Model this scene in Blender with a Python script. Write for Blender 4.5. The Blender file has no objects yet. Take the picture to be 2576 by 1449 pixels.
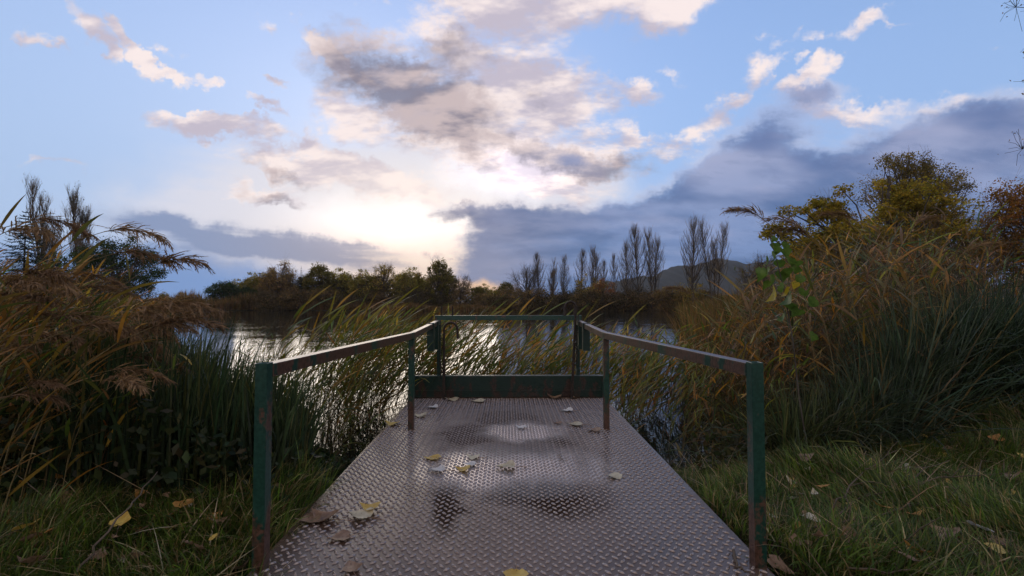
import bpy, math, random
import numpy as np
from mathutils import Matrix, Vector

random.seed(7)
rng = np.random.default_rng(7)
SC = bpy.context.scene
COL = SC.collection

# ------------------------------------------------------------------ camera
CAM_H = 1.15                       # eye height over the deck (deck top is z = 0)
PITCH, YAW = math.radians(1.92), math.radians(0.6)
FD = 1144.9                        # 16 mm lens, focal length in units of a 2576 px wide frame
cam_data = bpy.data.cameras.new('camera')
cam_data.lens, cam_data.sensor_width = 16.0, 36.0
cam_data.clip_start, cam_data.clip_end = 0.05, 12000.0
cam = bpy.data.objects.new('camera', cam_data)
COL.objects.link(cam)
CAM = Vector((-0.016, 0.0, CAM_H))
cam.location = CAM
cam.rotation_euler = (math.pi / 2 + PITCH, 0, -YAW)
SC.camera = cam


def ray(x, y):
    """Measured direction of a point of the photograph (2576 x 1449 scale)."""
    v = Vector(((x - 1288) / FD, 1.0, -(y - 724.5) / FD))
    return Matrix.Rotation(-YAW, 3, 'Z') @ (Matrix.Rotation(PITCH, 3, 'X') @ v)


def at(x, y, d):
    """World point at forward distance d."""
    v = ray(x, y)
    return CAM + v * (d / v.y)


def on_level(x, y, z=0.0):
    v = ray(x, y)
    return CAM + v * ((z - CAM_H) / v.z)


# ------------------------------------------------------------------ world / sky
SUN_EL, SUN_AZ = math.radians(8.0), math.radians(-16.0)     # azimuth from +Y, positive to the right
world = bpy.data.worlds.new('World')
SC.world = world
world.use_nodes = True
WT = world.node_tree
WT.nodes.clear()


class NT:
    """small node helper"""
    def __init__(s, tree):
        s.t = tree

    def n(s, typ, **kw):
        nd = s.t.nodes.new(typ)
        for k, v in kw.items():
            setattr(nd, k, v)
        return nd

    def put(s, sock, v):
        if isinstance(v, bpy.types.NodeSocket):
            s.t.links.new(v, sock)
        elif v is not None:
            sock.default_value = v

    def math(s, op, a, b=None, c=None, clamp=False):
        nd = s.n('ShaderNodeMath', operation=op, use_clamp=clamp)
        for i, v in enumerate((a, b, c)):
            s.put(nd.inputs[i], v)
        return nd.outputs[0]

    def vmath(s, op, a, b=None, scale=None):
        nd = s.n('ShaderNodeVectorMath', operation=op)
        s.put(nd.inputs[0], a)
        if b is not None:
            s.put(nd.inputs[1], b)
        if scale is not None:
            s.put(nd.inputs['Scale'], scale)
        return nd.outputs['Value' if op in ('DOT_PRODUCT', 'LENGTH') else 'Vector']

    def ramp(s, v, a, b, c=0.0, d=1.0, smooth=True):
        nd = s.n('ShaderNodeMapRange', interpolation_type='SMOOTHSTEP' if smooth else 'LINEAR')
        for i, x in enumerate((v, a, b, c, d)):
            s.put(nd.inputs[i], x)
        return nd.outputs[0]

    def mix(s, f, a, b, mode='MIX'):
        nd = s.n('ShaderNodeMix', data_type='RGBA', blend_type=mode)
        nd.clamp_factor = True
        for k, v in ((0, f), (6, a), (7, b)):
            if isinstance(v, tuple) and len(v) == 3:
                v = (*v, 1)
            s.put(nd.inputs[k], v)
        return nd.outputs[2]

    def noise(s, vec, scale, detail=4.0, rough=0.55, dist=0.0, color=False, lac=2.0):
        nd = s.n('ShaderNodeTexNoise')
        s.put(nd.inputs['Vector'], vec)
        nd.inputs['Scale'].default_value = scale
        nd.inputs['Detail'].default_value = detail
        nd.inputs['Roughness'].default_value = rough
        nd.inputs['Lacunarity'].default_value = lac
        nd.inputs['Distortion'].default_value = dist
        return nd.outputs['Color' if color else 'Fac']


W = NT(WT)
STR = 0.1
tc = W.n('ShaderNodeTexCoord')
D0 = tc.outputs['Generated']


def lin(r, g, b):
    f = lambda c: ((c / 255 + 0.055) / 1.055) ** 2.4 if c > 10 else c / 255 / 12.92
    return (f(r), f(g), f(b))


def cl(r, g, b, k=1.0):            # colour as seen in the photograph -> background units
    return tuple(c * k / STR for c in lin(r, g, b))


sky = W.n('ShaderNodeTexSky', sky_type='NISHITA')
sky.sun_disc = False
sky.sun_elevation = SUN_EL
sky.sun_rotation = SUN_AZ
sky.altitude = 200
sky.air_density, sky.dust_density, sky.ozone_density = 1.0, 1.2, 2.0

sep = W.n('ShaderNodeSeparateXYZ')
W.put(sep.inputs[0], D0)
DX, DY, DZ = sep.outputs
# a flat cloud deck overhead: coordinates shrink towards the horizon
zden = W.math('ADD', W.math('MAXIMUM', DZ, 0.0), 0.42)
comb = W.n('ShaderNodeCombineXYZ')
W.put(comb.inputs[0], W.math('DIVIDE', DX, zden))
W.put(comb.inputs[1], W.math('DIVIDE', DY, zden))
W.put(comb.inputs[2], W.math('MULTIPLY', DZ, 1.2))
PL = comb.outputs[0]


def rotz(vec, deg, scale=(1, 1, 1), loc=(0, 0, 0)):
    m = W.n('ShaderNodeMapping')
    W.put(m.inputs['Vector'], vec)
    m.inputs['Rotation'].default_value = (0, 0, math.radians(deg))
    m.inputs['Scale'].default_value = scale
    m.inputs['Location'].default_value = loc
    return m.outputs[0]


streak_v = rotz(PL, 38, (1.0, 1.9, 1))
streak = W.noise(streak_v, 3.0, 6, 0.62)
streak2 = W.noise(rotz(PL, 38, (1.0, 1.9, 1), (0.06, -0.10, 0)), 3.0, 4, 0.62)
fine = W.noise(rotz(PL, 38, (1, 1.5, 1)), 11.0, 4, 0.65)
soft = W.noise(rotz(PL, 20, (1, 1.8, 1), (3, 1, 0)), 2.4, 3, 0.5)
relief = W.ramp(W.math('SUBTRACT', streak, streak2), -0.10, 0.10)      # lit side / shaded side of the billows
wn = W.noise(D0, 4.5, 3, 0.6, color=True)
warp = W.vmath('MULTIPLY', W.vmath('SUBTRACT', wn, (0.5, 0.5, 0.5)), (0.16, 0.16, 0.13))
wn2 = W.noise(D0, 17, 4, 0.68, color=True)
warp2 = W.vmath('MULTIPLY', W.vmath('SUBTRACT', wn2, (0.5, 0.5, 0.5)), (0.11, 0.11, 0.085))
DW = W.vmath('ADD', W.vmath('ADD', D0, warp), warp2)
DWs = W.vmath('ADD', W.vmath('ADD', D0, W.vmath('SCALE', warp, scale=0.35)), W.vmath('SCALE', warp2, scale=0.55))


def blob(x, y, rx, ry, ang, vec):
    """soft ellipse on the sky dome: 1 in the middle, 0 at the rim"""
    c = ray(x, y).normalized()
    a = math.radians(ang)
    e1 = ray(x + rx * math.cos(a), y + rx * math.sin(a)).normalized() - c
    e2 = ray(x - ry * math.sin(a), y + ry * math.cos(a)).normalized() - c
    sx, sy = e1.length, e2.length
    X = e1.normalized()
    Z = c.copy()
    Z = (Z - X * Z.dot(X)).normalized()
    Y = Z.cross(X)
    rot = Matrix((X, Y, Z)).transposed().to_euler()
    m = W.n('ShaderNodeMapping', vector_type='TEXTURE')
    W.put(m.inputs['Vector'], vec)
    m.inputs['Location'].default_value = c
    m.inputs['Rotation'].default_value = rot
    m.inputs['Scale'].default_value = (sx, sy, max(sx, sy) * 1.5)
    g = W.n('ShaderNodeTexGradient', gradient_type='SPHERICAL')
    W.put(g.inputs[0], m.outputs[0])
    return g.outputs['Fac']


def field(lst, vec):
    tot = None
    for (x, y, rx, ry, ang, w) in lst:
        b = blob(x, y, rx, ry, ang, vec)
        tot = W.math('MULTIPLY', b, w) if tot is None else W.math('MULTIPLY_ADD', b, w, tot)
    return tot
# base: clear sky, paler towards the horizon
base = W.mix(1.0, sky.outputs[0], (2.4, 2.5, 3.3), 'MULTIPLY')
haze_c = W.mix(W.ramp(DX, -0.5, 0.5), cl(172, 197, 233), cl(158, 190, 236))
base = W.mix(W.ramp(DZ, 0.85, 0.12, 0.35, 0.96), base, haze_c)

tex = W.math('ADD', W.math('MULTIPLY', streak, 1.0), W.math('MULTIPLY', fine, 0.6))       # mean about 0.8


def cloud(S, k, lo, hi):
    """erode a soft field with the cloud texture"""
    gate = W.ramp(S, 0.0, 0.30)
    d = W.math('MULTIPLY_ADD', W.math('MULTIPLY', W.math('SUBTRACT', tex, 0.80), k), gate, S)
    return W.ramp(d, lo, hi), d


# thin bright veil in front of the low sun
veil = field([(960, 565, 600, 190, 4, 1.5), (1080, 600, 380, 190, 0, 1.2), (1250, 430, 380, 130, 0, 0.9), (820, 600, 420, 100, 6, 0.6),
              (620, 525, 460, 90, -3, 0.5), (880, 450, 460, 130, 12, 0.6), (1390, 470, 280, 100, 0, 1.4), (1150, 380, 460, 150, 10, 0.6)], DWs)
hstreak = W.noise(rotz(D0, 0, (2.2, 2.2, 20), (0, 0, 0)), 2.2, 5, 0.6)
veil_a = W.ramp(W.math('MULTIPLY', veil, W.math('ADD', 0.35, W.math('MULTIPLY', W.math('ADD', streak, hstreak), 0.7))), 0.0, 1.0)

# sunlit cumulus and wisps
bright = field([
    (1180, 300, 400, 170, 22, 1.25), (1300, 170, 280, 130, 15, 1.1), (1450, 20, 420, 110, 4, 1.5), (1060, 5, 330, 34, 4, 0.7), (1700, 20, 130, 60, -20, 0.8),
    (1440, 270, 220, 100, 15, 0.9), (870, 300, 130, 70, 30, 1.1), (1250, 420, 420, 80, 10, 0.8), (1500, 385, 240, 60, 0, 0.8), (1120, 90, 120, 60, 20, 0.7),
    (730, 425, 230, 60, 18, 1.25), (940, 448, 230, 50, 16, 1.2), (690, 500, 170, 34, 5, 0.9), (860, 402, 150, 36, 20, 1.0), (1040, 480, 200, 40, 8, 0.8),
    (480, 325, 100, 46, 0, 1.4), (600, 322, 130, 50, 6, 1.5), (640, 266, 90, 24, 22, 1.1), (672, 224, 70, 18, 20, 1.2), (758, 348, 66, 44, 0, 1.2),
    (850, 140, 160, 30, 36, 1.3), (655, 80, 70, 44, 45, 0.85), (470, 212, 70, 26, 25, 0.8),
    (200, 60, 190, 40, 42, 1.2), (240, 40, 110, 46, 50, 1.0), (300, 60, 160, 30, 46, 1.25), (365, 130, 95, 32, 52, 1.2), (410, 95, 60, 34, 45, .9), (290, 118, 70, 28, 15, .9), (75, 110, 80, 32, 15, 1.1),
    (130, 425, 190, 20, 8, 0.45), (1600, 240, 120, 40, 20, 0.85), (1570, 345, 70, 36, 35, 0.7), (1575, 300, 40, 24, 0, 0.5), (1690, 190, 60, 26, 20, 0.5), (1770, 155, 40, 20, 0, .4),
    (1760, 330, 190, 54, -35, 1.0), (1850, 260, 90, 40, -35, 0.7), (1915, 178, 80, 52, -35, 0.95), (2025, 200, 95, 36, -25, 0.95), (2130, 78, 130, 36, -28, 0.9), (2220, 50, 110, 20, -10, 0.6),
    (1935, 92, 70, 22, 15, 0.6), (2010, 125, 40, 34, 60, 0.6), (2130, 280, 230, 42, 8, 0.75), (2400, 275, 130, 40, -20, 0.6), (2480, 160, 80, 20, -10, 0.45)], DW)
gen = W.math('MULTIPLY', W.ramp(soft, 0.34, 0.54), W.ramp(DY, 0.25, -0.1))      # unseen clouds behind the viewer, thickened to add fill light
bright_a, bright_d = cloud(W.math('MAXIMUM', bright, gen), 2.1, 0.14, 1.0)

# shaded cores of those clouds
core = field([(990, 230, 270, 125, 30, 1.4), (1120, 325, 230, 105, 42, 1.35), (1190, 220, 190, 70, 50, 0.9), (1380, 250, 160, 50, 20, 0.5), (1230, 130, 150, 50, 20, 0.45), (1110, 120, 130, 50, -40, 0.5),
              (700, 445, 150, 30, 20, 0.75), (700, 508, 130, 24, 8, 0.75), (920, 462, 130, 24, 20, 0.5), (640, 335, 90, 24, 0, 0.35),
              (1400, 385, 210, 52, 14, 1.1), (1560, 415, 200, 44, 0, 0.8), (1200, 545, 200, 38, -8, 1.0), (1090, 640, 60, 18, 10, 0.8)], DW)
core_a, core_d = cloud(core, 1.7, 0.10, 1.15)

# the heavy grey-blue bank on the right and the long lens on the left
bank = field([(2250, 480, 620, 200, -8, 1.5), (2500, 330, 420, 120, -14, 1.0), (1900, 370, 300, 105, -28, 1.1), (1850, 465, 330, 90, -8, 1.2),
              (1520, 600, 420, 105, 0, 1.7), (1800, 620, 600, 170, 0, 1.7), (2300, 650, 600, 200, 0, 1.6), (1440, 405, 170, 44, 16, 0.7),
              (1320, 640, 220, 110, 0, 1.5), (1260, 530, 250, 40, -4, 0.9), (1260, 700, 190, 70, 0, 1.2), (2040, 232, 150, 38, 0, 0.6), (1900, 760, 1000, 150, 0, 1.8), (1330, 740, 260, 80, 0, 1.6)], DWs)
bank_a, bank_d = cloud(bank, 0.9, 0.06, 0.92)
lens = field([(650, 605, 430, 46, 9, 1.5), (440, 566, 160, 26, 4, 0.9), (520, 640, 330, 70, 6, 0.8), (820, 650, 320, 36, 9, 0.9), (900, 620, 200, 20, 8, 0.6)], DWs)
low = field([(420, 720, 520, 130, 3, 1.6), (760, 690, 360, 60, 8, 0.8)], DWs)      # clearer blue under it
lens_a = W.ramp(W.math('MULTIPLY', lens, W.math('ADD', -0.25, W.math('MULTIPLY', hstreak, 2.1))), 0.02, 1.0)
low_a = W.ramp(low, 0.0, 1.0)

# glow round the sun behind the cloud edge
glow = W.ramp(field([(1040, 590, 500, 270, 0, 1.0), (1130, 690, 260, 90, 0, 0.6)], D0), 0.0, 0.9)

c = W.mix(W.math('MULTIPLY', low_a, 0.9), base, cl(106, 148, 208))
c = W.mix(W.math('MULTIPLY', veil_a, 0.95), c, W.mix(glow, cl(226, 226, 238), W.mix(W.ramp(DZ, 0.20, 0.05), cl(255, 243, 234, 1.08), cl(255, 228, 204, 1.08))))
c = W.mix(W.math('MULTIPLY', lens_a, 0.85), c, W.mix(glow, cl(120, 142, 184), cl(160, 156, 172)))
lit = W.mix(relief, cl(200, 190, 204), cl(252, 236, 232, 1.04))
warm_back = W.ramp(DY, 0.3, -0.3)      # rear clouds tinted to warm the fill light
lit = W.mix(warm_back, lit, cl(255, 232, 210, 1.0))
c = W.mix(W.math('MULTIPLY', bright_a, 0.95), c, W.mix(W.math('MULTIPLY', glow, 0.75), lit, cl(255, 240, 230, 1.15)))
# where the cloud is thinnest in front of the sun it burns far past white
hot = W.ramp(field([(1290, 420, 260, 110, 0, 1.0), (1000, 570, 380, 110, 4, 0.75)], DWs), 0.05, 0.95)
c = W.vmath('SCALE', c, scale=W.math('MULTIPLY_ADD', hot, 0.55, 1.0))
grey = W.mix(relief, cl(126, 122, 138), cl(196, 178, 180))
c = W.mix(W.math('MULTIPLY', core_a, 0.85), c, grey)
rim = W.mix(relief, cl(196, 190, 212), cl(250, 234, 232))
bank_lo = W.mix(W.ramp(soft, 0.36, 0.62), cl(80, 112, 160), cl(118, 144, 192))
bank_hi = W.mix(W.ramp(soft, 0.36, 0.60), cl(108, 126, 172), cl(170, 176, 208))
bank_c = W.mix(W.ramp(DZ, 0.10, 0.34), bank_lo, bank_hi)
bank_c = W.mix(W.math('MULTIPLY', W.ramp(streak, 0.44, 0.72), 0.30), bank_c, cl(186, 186, 214))
bank_c = W.mix(W.math('MULTIPLY', W.ramp(relief, 0.5, 0.0), 0.16), bank_c, cl(84, 104, 150))
bank_c = W.mix(W.math('MULTIPLY', glow, 0.5), bank_c, cl(152, 146, 160))
bank_c = W.mix(W.math('MULTIPLY', W.ramp(bank_d, 0.70, 0.30), W.ramp(DZ, 0.10, 0.25, 0.15, 0.8)), bank_c, rim)
c = W.mix(W.math('MULTIPLY', bank_a, 0.97), c, bank_c)
ember = W.ramp(field([(1200, 722, 130, 26, 0, 1.0)], DWs), 0.0, 0.8)
c = W.mix(W.math('MULTIPLY', ember, 0.8), c, cl(255, 208, 160, 1.05))

bg = W.n('ShaderNodeBackground')
bg.inputs['Strength'].default_value = STR
W.put(bg.inputs['Color'], c)
wo = W.n('ShaderNodeOutputWorld')
WT.links.new(bg.outputs[0], wo.inputs['Surface'])
world.cycles.sampling_method = 'MANUAL'
world.cycles.sample_map_resolution = 512

# ------------------------------------------------------------------ sun behind the cloud, exposure
sun_data = bpy.data.lights.new('sun', 'SUN')
sun_data.energy = 0.6
sun_data.angle = math.radians(30)
sun_data.color = (1.0, 0.86, 0.68)
sun = bpy.data.objects.new('sun', sun_data)
COL.objects.link(sun)
sdir = Vector((math.sin(SUN_AZ) * math.cos(SUN_EL), math.cos(SUN_AZ) * math.cos(SUN_EL), math.sin(SUN_EL)))
sun.rotation_euler = sdir.to_track_quat('Z', 'Y').to_euler()
sun.location = sdir * 50
SC.view_settings.view_transform = 'Standard'
SC.view_settings.look = 'None'
SC.view_settings.exposure = 0.0
SC.view_settings.gamma = 1.0
SC.view_settings.use_curve_mapping = False
SC.render.engine = 'CYCLES'
SC.cycles.use_denoising = True
SC.cycles.max_bounces = 8
SC.cycles.transparent_max_bounces = 8
# ------------------------------------------------------------------ mesh helpers
def mesh(name, V, F, mat=None, tint=None, smooth=True):
    """V (n,3); F list of int arrays, each (m,3) or (m,4); tint (n,3) optional vertex colour"""
    me = bpy.data.meshes.new(name)
    V = np.ascontiguousarray(V, dtype=np.float32).reshape(-1, 3)
    F = [np.asarray(f, dtype=np.int32) for f in F if len(f)]
    me.vertices.add(len(V))
    me.vertices.foreach_set('co', V.ravel())
    nl = sum(f.size for f in F)
    npol = sum(len(f) for f in F)
    me.loops.add(nl)
    me.polygons.add(npol)
    me.loops.foreach_set('vertex_index', np.concatenate([f.ravel() for f in F]))
    tot = np.concatenate([np.full(len(f), f.shape[1], np.int32) for f in F])
    start = np.concatenate([[0], np.cumsum(tot)[:-1]]).astype(np.int32)
    me.polygons.foreach_set('loop_start', start)
    me.polygons.foreach_set('loop_total', tot)
    me.polygons.foreach_set('use_smooth', np.full(npol, smooth))
    if tint is not None:
        a = me.color_attributes.new('tint', 'FLOAT_COLOR', 'POINT')
        c = np.ones((len(V), 4), np.float32)
        c[:, :3] = np.asarray(tint).reshape(-1, 3)
        a.data.foreach_set('color', c.ravel())
    me.update(calc_edges=True)
    me.validate()
    if mat:
        me.materials.append(mat)
    return me


class MB:
    """collects simple shapes into one mesh"""
    def __init__(s):
        s.v, s.q, s.t, s.n, s.c = [], [], [], 0, []

    def add(s, V, q=None, t=None, c=None):
        V = np.asarray(V, float).reshape(-1, 3)
        if q is not None and len(q):
            s.q.append(np.asarray(q).reshape(-1, 4) + s.n)
        if t is not None and len(t):
            s.t.append(np.asarray(t).reshape(-1, 3) + s.n)
        s.v.append(V)
        s.c.append(np.broadcast_to(np.asarray(c if c is not None else (1, 1, 1), float), (len(V), 3)) if np.ndim(c) < 2 else c)
        s.n += len(V)
        return s

    def box(s, x0, x1, y0, y1, z0, z1, M=None):
        V = np.array([(x, y, z) for z in (z0, z1) for y in (y0, y1) for x in (x0, x1)], float)
        if M is not None:
            V = np.array([M @ Vector(v) for v in V])
        return s.add(V, [(0, 2, 3, 1), (4, 5, 7, 6), (0, 1, 5, 4), (2, 6, 7, 3), (0, 4, 6, 2), (1, 3, 7, 5)])

    def me(s, name, mat, smooth=False, tint=False):
        F = []
        if s.q:
            F.append(np.concatenate(s.q))
        if s.t:
            F.append(np.concatenate(s.t))
        return mesh(name, np.concatenate(s.v), F, mat, np.concatenate(s.c) if tint else None, smooth)


def put(name, me, parent=None, loc=None, label=None, cat=None, group=None, kind=None):
    o = bpy.data.objects.new(name, me)
    COL.objects.link(o)
    if loc is not None:
        o.location = loc
    if parent is not None:
        o.parent = parent
    tag(o, label, cat, group, kind)
    return o


def tag(o, label=None, cat=None, group=None, kind=None):
    for k, v in (('label', label), ('category', cat), ('group', group), ('kind', kind)):
        if v:
            o[k] = v
    return o


def empty(name, loc=(0, 0, 0), label=None, cat=None, group=None, rz=0.0, scale=None):
    o = bpy.data.objects.new(name, None)
    COL.objects.link(o)
    o.location = loc
    o.rotation_euler = (0, 0, rz)
    o.empty_display_size = 0.1
    if scale is not None:
        o.scale = scale if hasattr(scale, '__len__') else (scale,) * 3
    tag(o, label, cat, group)
    return o


def bevel(o, w, seg=2):
    m = o.modifiers.new('bevel', 'BEVEL')
    m.width, m.segments, m.limit_method = w, seg, 'ANGLE'
    return o


def ribbons(base, az, lean, bend, length, width, nseg=4, power=1.3, roll=None, prof=None, side_droop=0.0):
    """flat leaf blades. base (N,3); angles in radians (lean from vertical). -> V (N,k,3), quads, tris"""
    N = len(base)
    az, lean, bend, length, width = (np.broadcast_to(np.asarray(a, float), (N,)) for a in (az, lean, bend, length, width))
    t = np.linspace(0, 1, nseg + 1)
    tm = (t[1:] + t[:-1]) / 2
    th = lean[:, None] + bend[:, None] * tm[None] ** power
    d = np.stack([np.sin(th) * np.cos(az)[:, None], np.sin(th) * np.sin(az)[:, None], np.cos(th)], -1)
    step = d * (length / nseg)[:, None, None]
    pts = np.concatenate([np.zeros((N, 1, 3)), np.cumsum(step, 1)], 1) + base[:, None, :]
    side = np.stack([-np.sin(az), np.cos(az), np.zeros(N)], -1)
    if roll is None:
        roll = rng.normal(0, 0.5, N)
    tang = np.concatenate([d, d[:, -1:]], 1)
    sd = np.broadcast_to(side[:, None, :], tang.shape)
    nr = np.cross(tang, sd)
    rr = np.broadcast_to(np.asarray(roll)[:, None, None], (N, nseg + 1, 1))
    sd = sd * np.cos(rr) + nr * np.sin(rr)
    if prof is None:
        prof = np.interp(t, [0, 0.25, 0.6, 1], [0.55, 1.0, 0.8, 0.0])
    w = (width[:, None] * np.asarray(prof)[None])[..., None] / 2
    L, R = pts - sd * w, pts + sd * w
    K = 2 * nseg + 1
    V = np.empty((N, K, 3))
    V[:, 0:2 * nseg:2] = L[:, :-1]
    V[:, 1:2 * nseg:2] = R[:, :-1]
    V[:, -1] = pts[:, -1]
    off = (np.arange(N) * K)[:, None]
    q = np.concatenate([off + np.array([2 * i, 2 * i + 1, 2 * i + 3, 2 * i + 2]) for i in range(nseg - 1)]) if nseg > 1 else np.zeros((0, 4), int)
    tr = off + np.array([2 * nseg - 2, 2 * nseg - 1, 2 * nseg])
    return V.reshape(-1, 3), q, tr, K


def tubes(P, R, sides=4, ref=None):
    """P (N,K,3) polylines, R (N,K) radii -> V, quads"""
    P = np.asarray(P, float)
    R = np.asarray(R, float)
    N, K, _ = P.shape
    T = np.gradient(P, axis=1)
    T /= np.linalg.norm(T, axis=2, keepdims=True) + 1e-9
    if ref is None:      # one reference per polyline, so the tube never flips
        t0 = (P[:, -1] - P[:, 0])
        t0 = t0 / (np.linalg.norm(t0, axis=1, keepdims=True) + 1e-9)
        ref = np.where(np.abs(t0[:, 2:3]) > 0.75, np.array([0.9, 0.436, 0]), np.array([0, 0.1, 1.0]))[:, None, :]
    A = np.cross(T, ref)
    A /= np.linalg.norm(A, axis=2, keepdims=True) + 1e-9
    B = np.cross(T, A)
    an = np.arange(sides) * 2 * math.pi / sides
    V = P[:, :, None, :] + R[:, :, None, None] * (A[:, :, None, :] * np.cos(an)[None, None, :, None] + B[:, :, None, :] * np.sin(an)[None, None, :, None])
    idx = np.arange(N * K * sides).reshape(N, K, sides)
    a, b = idx[:, :-1], idx[:, 1:]
    q = np.stack([a, np.roll(a, -1, 2), np.roll(b, -1, 2), b], -1).reshape(-1, 4)
    return V.reshape(-1, 3), q


def rot_to(az, el):
    return np.stack([np.cos(el) * np.cos(az), np.cos(el) * np.sin(az), np.sin(el)], -1)


def cards(C, size, stretch=1.0, droop=0.0):
    """small randomly turned leaf faces (4-gons) at centres C"""
    N = len(C)
    a = rng.normal(size=(N, 3))
    a[:, 2] -= droop
    a /= np.linalg.norm(a, axis=1, keepdims=True)
    b = np.cross(a, rng.normal(size=(N, 3)))
    b /= np.linalg.norm(b, axis=1, keepdims=True)
    s = np.broadcast_to(np.asarray(size, float), (N,)) * rng.uniform(0.6, 1.3, N)
    u = a * (s * stretch)[:, None] * 0.5
    v = b * s[:, None] * 0.34
    V = np.stack([C - u, C + v, C + u, C - v], 1)
    q = np.arange(N * 4).reshape(N, 4)
    return V.reshape(-1, 3), q


def mixc(a, b, t):
    return np.asarray(a)[None] * (1 - t)[:, None] + np.asarray(b)[None] * t[:, None]


def palette(N, cols, probs, jit=0.12):
    cols = np.array(cols, float)
    i = rng.choice(len(cols), N, p=np.array(probs) / sum(probs))
    c = cols[i] * (1 + rng.normal(0, jit, (N, 1))) * (1 + rng.normal(0, jit * 0.35, (N, 3)))
    return np.clip(c, 0.003, 0.9)


# ------------------------------------------------------------------ materials
def material(name):
    m = bpy.data.materials.new(name)
    m.use_nodes = True
    m.node_tree.nodes.clear()
    n = NT(m.node_tree)
    out = n.n('ShaderNodeOutputMaterial')
    return m, n, out


def leaf_mat(name, cols=None, transl=0.38, rough=0.5, noise_scale=6.0, spec=0.3, vary=0.35):
    """leaf: vertex tint, or a colour picked per object from cols"""
    m, n, out = material(name)
    if cols is None:
        at_ = n.n('ShaderNodeAttribute', attribute_name='tint')
        col = at_.outputs['Color']
    else:
        oi = n.n('ShaderNodeObjectInfo')
        r = n.n('ShaderNodeValToRGB')
        n.put(r.inputs[0], oi.outputs['Random'])
        r.color_ramp.interpolation = 'LINEAR'
        els = r.color_ramp.elements
        while len(els) < len(cols):
            els.new(0.5)
        for i, c in enumerate(cols):
            els[i].position = i / max(1, len(cols) - 1)
            els[i].color = (*c, 1)
        col = r.outputs[0]
    tcn = n.n('ShaderNodeTexCoord')
    nz = n.noise(tcn.outputs['Object'], noise_scale, 3, 0.6)
    k = n.ramp(nz, 0.3, 0.7, 1 - vary, 1 + vary)
    col = n.vmath('SCALE', col, scale=k)
    p = n.n('ShaderNodeBsdfPrincipled')
    n.put(p.inputs['Base Color'], col)
    p.inputs['Roughness'].default_value = rough
    p.inputs['Specular IOR Level'].default_value = spec
    tr = n.n('ShaderNodeBsdfTranslucent')
    n.put(tr.inputs['Color'], n.vmath('MULTIPLY', col, (1.5, 1.35, 0.8)))
    mx = n.n('ShaderNodeMixShader')
    mx.inputs[0].default_value = transl
    m.node_tree.links.new(p.outputs[0], mx.inputs[1])
    m.node_tree.links.new(tr.outputs[0], mx.inputs[2])
    m.node_tree.links.new(mx.outputs[0], out.inputs['Surface'])
    return m


def solid_mat(name, c1, c2, scale=8.0, rough=0.75, spec=0.3, bump=0.0, stretch=(1, 1, 1), detail=5, metallic=0.0):
    m, n, out = material(name)
    tcn = n.n('ShaderNodeTexCoord')
    mp = n.n('ShaderNodeMapping')
    n.put(mp.inputs[0], tcn.outputs['Object'])
    mp.inputs['Scale'].default_value = stretch
    nz = n.noise(mp.outputs[0], scale, detail, 0.62)
    p = n.n('ShaderNodeBsdfPrincipled')
    n.put(p.inputs['Base Color'], n.mix(n.ramp(nz, 0.3, 0.7), c1, c2))
    p.inputs['Roughness'].default_value = rough
    p.inputs['Metallic'].default_value = metallic
    p.inputs['Specular IOR Level'].default_value = spec
    if bump:
        b = n.n('ShaderNodeBump')
        b.inputs['Strength'].default_value = bump
        b.inputs['Distance'].default_value = 0.02
        n.put(b.inputs['Height'], nz)
        m.node_tree.links.new(b.outputs[0], p.inputs['Normal'])
    m.node_tree.links.new(p.outputs[0], out.inputs['Surface'])
    return m


M_LEAF = leaf_mat('leaf_tinted')
M_DRY = leaf_mat('dry_tinted', transl=0.25, rough=0.65)
M_FAR = leaf_mat('far_foliage', transl=0.55, rough=0.8, spec=0.1, noise_scale=0.6, vary=0.3)
M_BARK = solid_mat('bark', (0.045, 0.036, 0.030), (0.11, 0.095, 0.08), 14, 0.9, 0.2, 0.6, (1, 1, 0.25))
M_TWIG = solid_mat('twig', (0.07, 0.052, 0.04), (0.13, 0.10, 0.075), 3, 0.9, 0.15)
M_CULM = solid_mat('reed_culm', (0.10, 0.075, 0.03), (0.19, 0.14, 0.06), 5, 0.6, 0.3, 0, (1, 1, 0.3))
# ------------------------------------------------------------------ ground, water, hills
WATER_Z = -0.55


def pond(x, y):
    """signed distance-like: positive on the pond, negative on land"""
    wob = 0.25 * np.sin(x * 1.7 + 0.6) + 0.18 * np.sin(x * 3.9 + y * 1.3) + 0.9 * np.sin(x * 0.13 + y * 0.07) * np.clip((y - 15) / 30, 0, 1)
    a = y - 4.55
    b = (0.66 + 0.40 * y - x) * 0.92
    c = (x + 0.83 * y - 2.2) * 0.77
    e = 104 + 3.0 * np.sin(x * 0.09) + 1.5 * np.sin(x * 0.31) - y
    return np.minimum(np.minimum(a, b), np.minimum(c, e)) + wob * 0.6


def ground_z(x, y):
    x, y = np.asarray(x, float), np.asarray(y, float)
    s = pond(x, y)
    land = np.where(y > 40, np.minimum(-s * 0.25, 0.9), np.minimum(-s * 0.30, 0.52))
    z = WATER_Z + np.where(s > 0, -np.minimum(s * 0.35, 1.3), land)
    near = np.exp(-((x - 6.5) ** 2 + (y - 4.5) ** 2) / 10.0) * 0.26
    z = z + np.where(s < 0, near + 0.025 * np.sin(x * 3.1 + 1) * np.sin(y * 2.7) + 0.012 * np.sin(x * 9 + y * 7), 0)
    return np.where((np.abs(x) < 1.25) & (y > 1.6) & (y < 6), np.minimum(z, -0.09), z)


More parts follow.
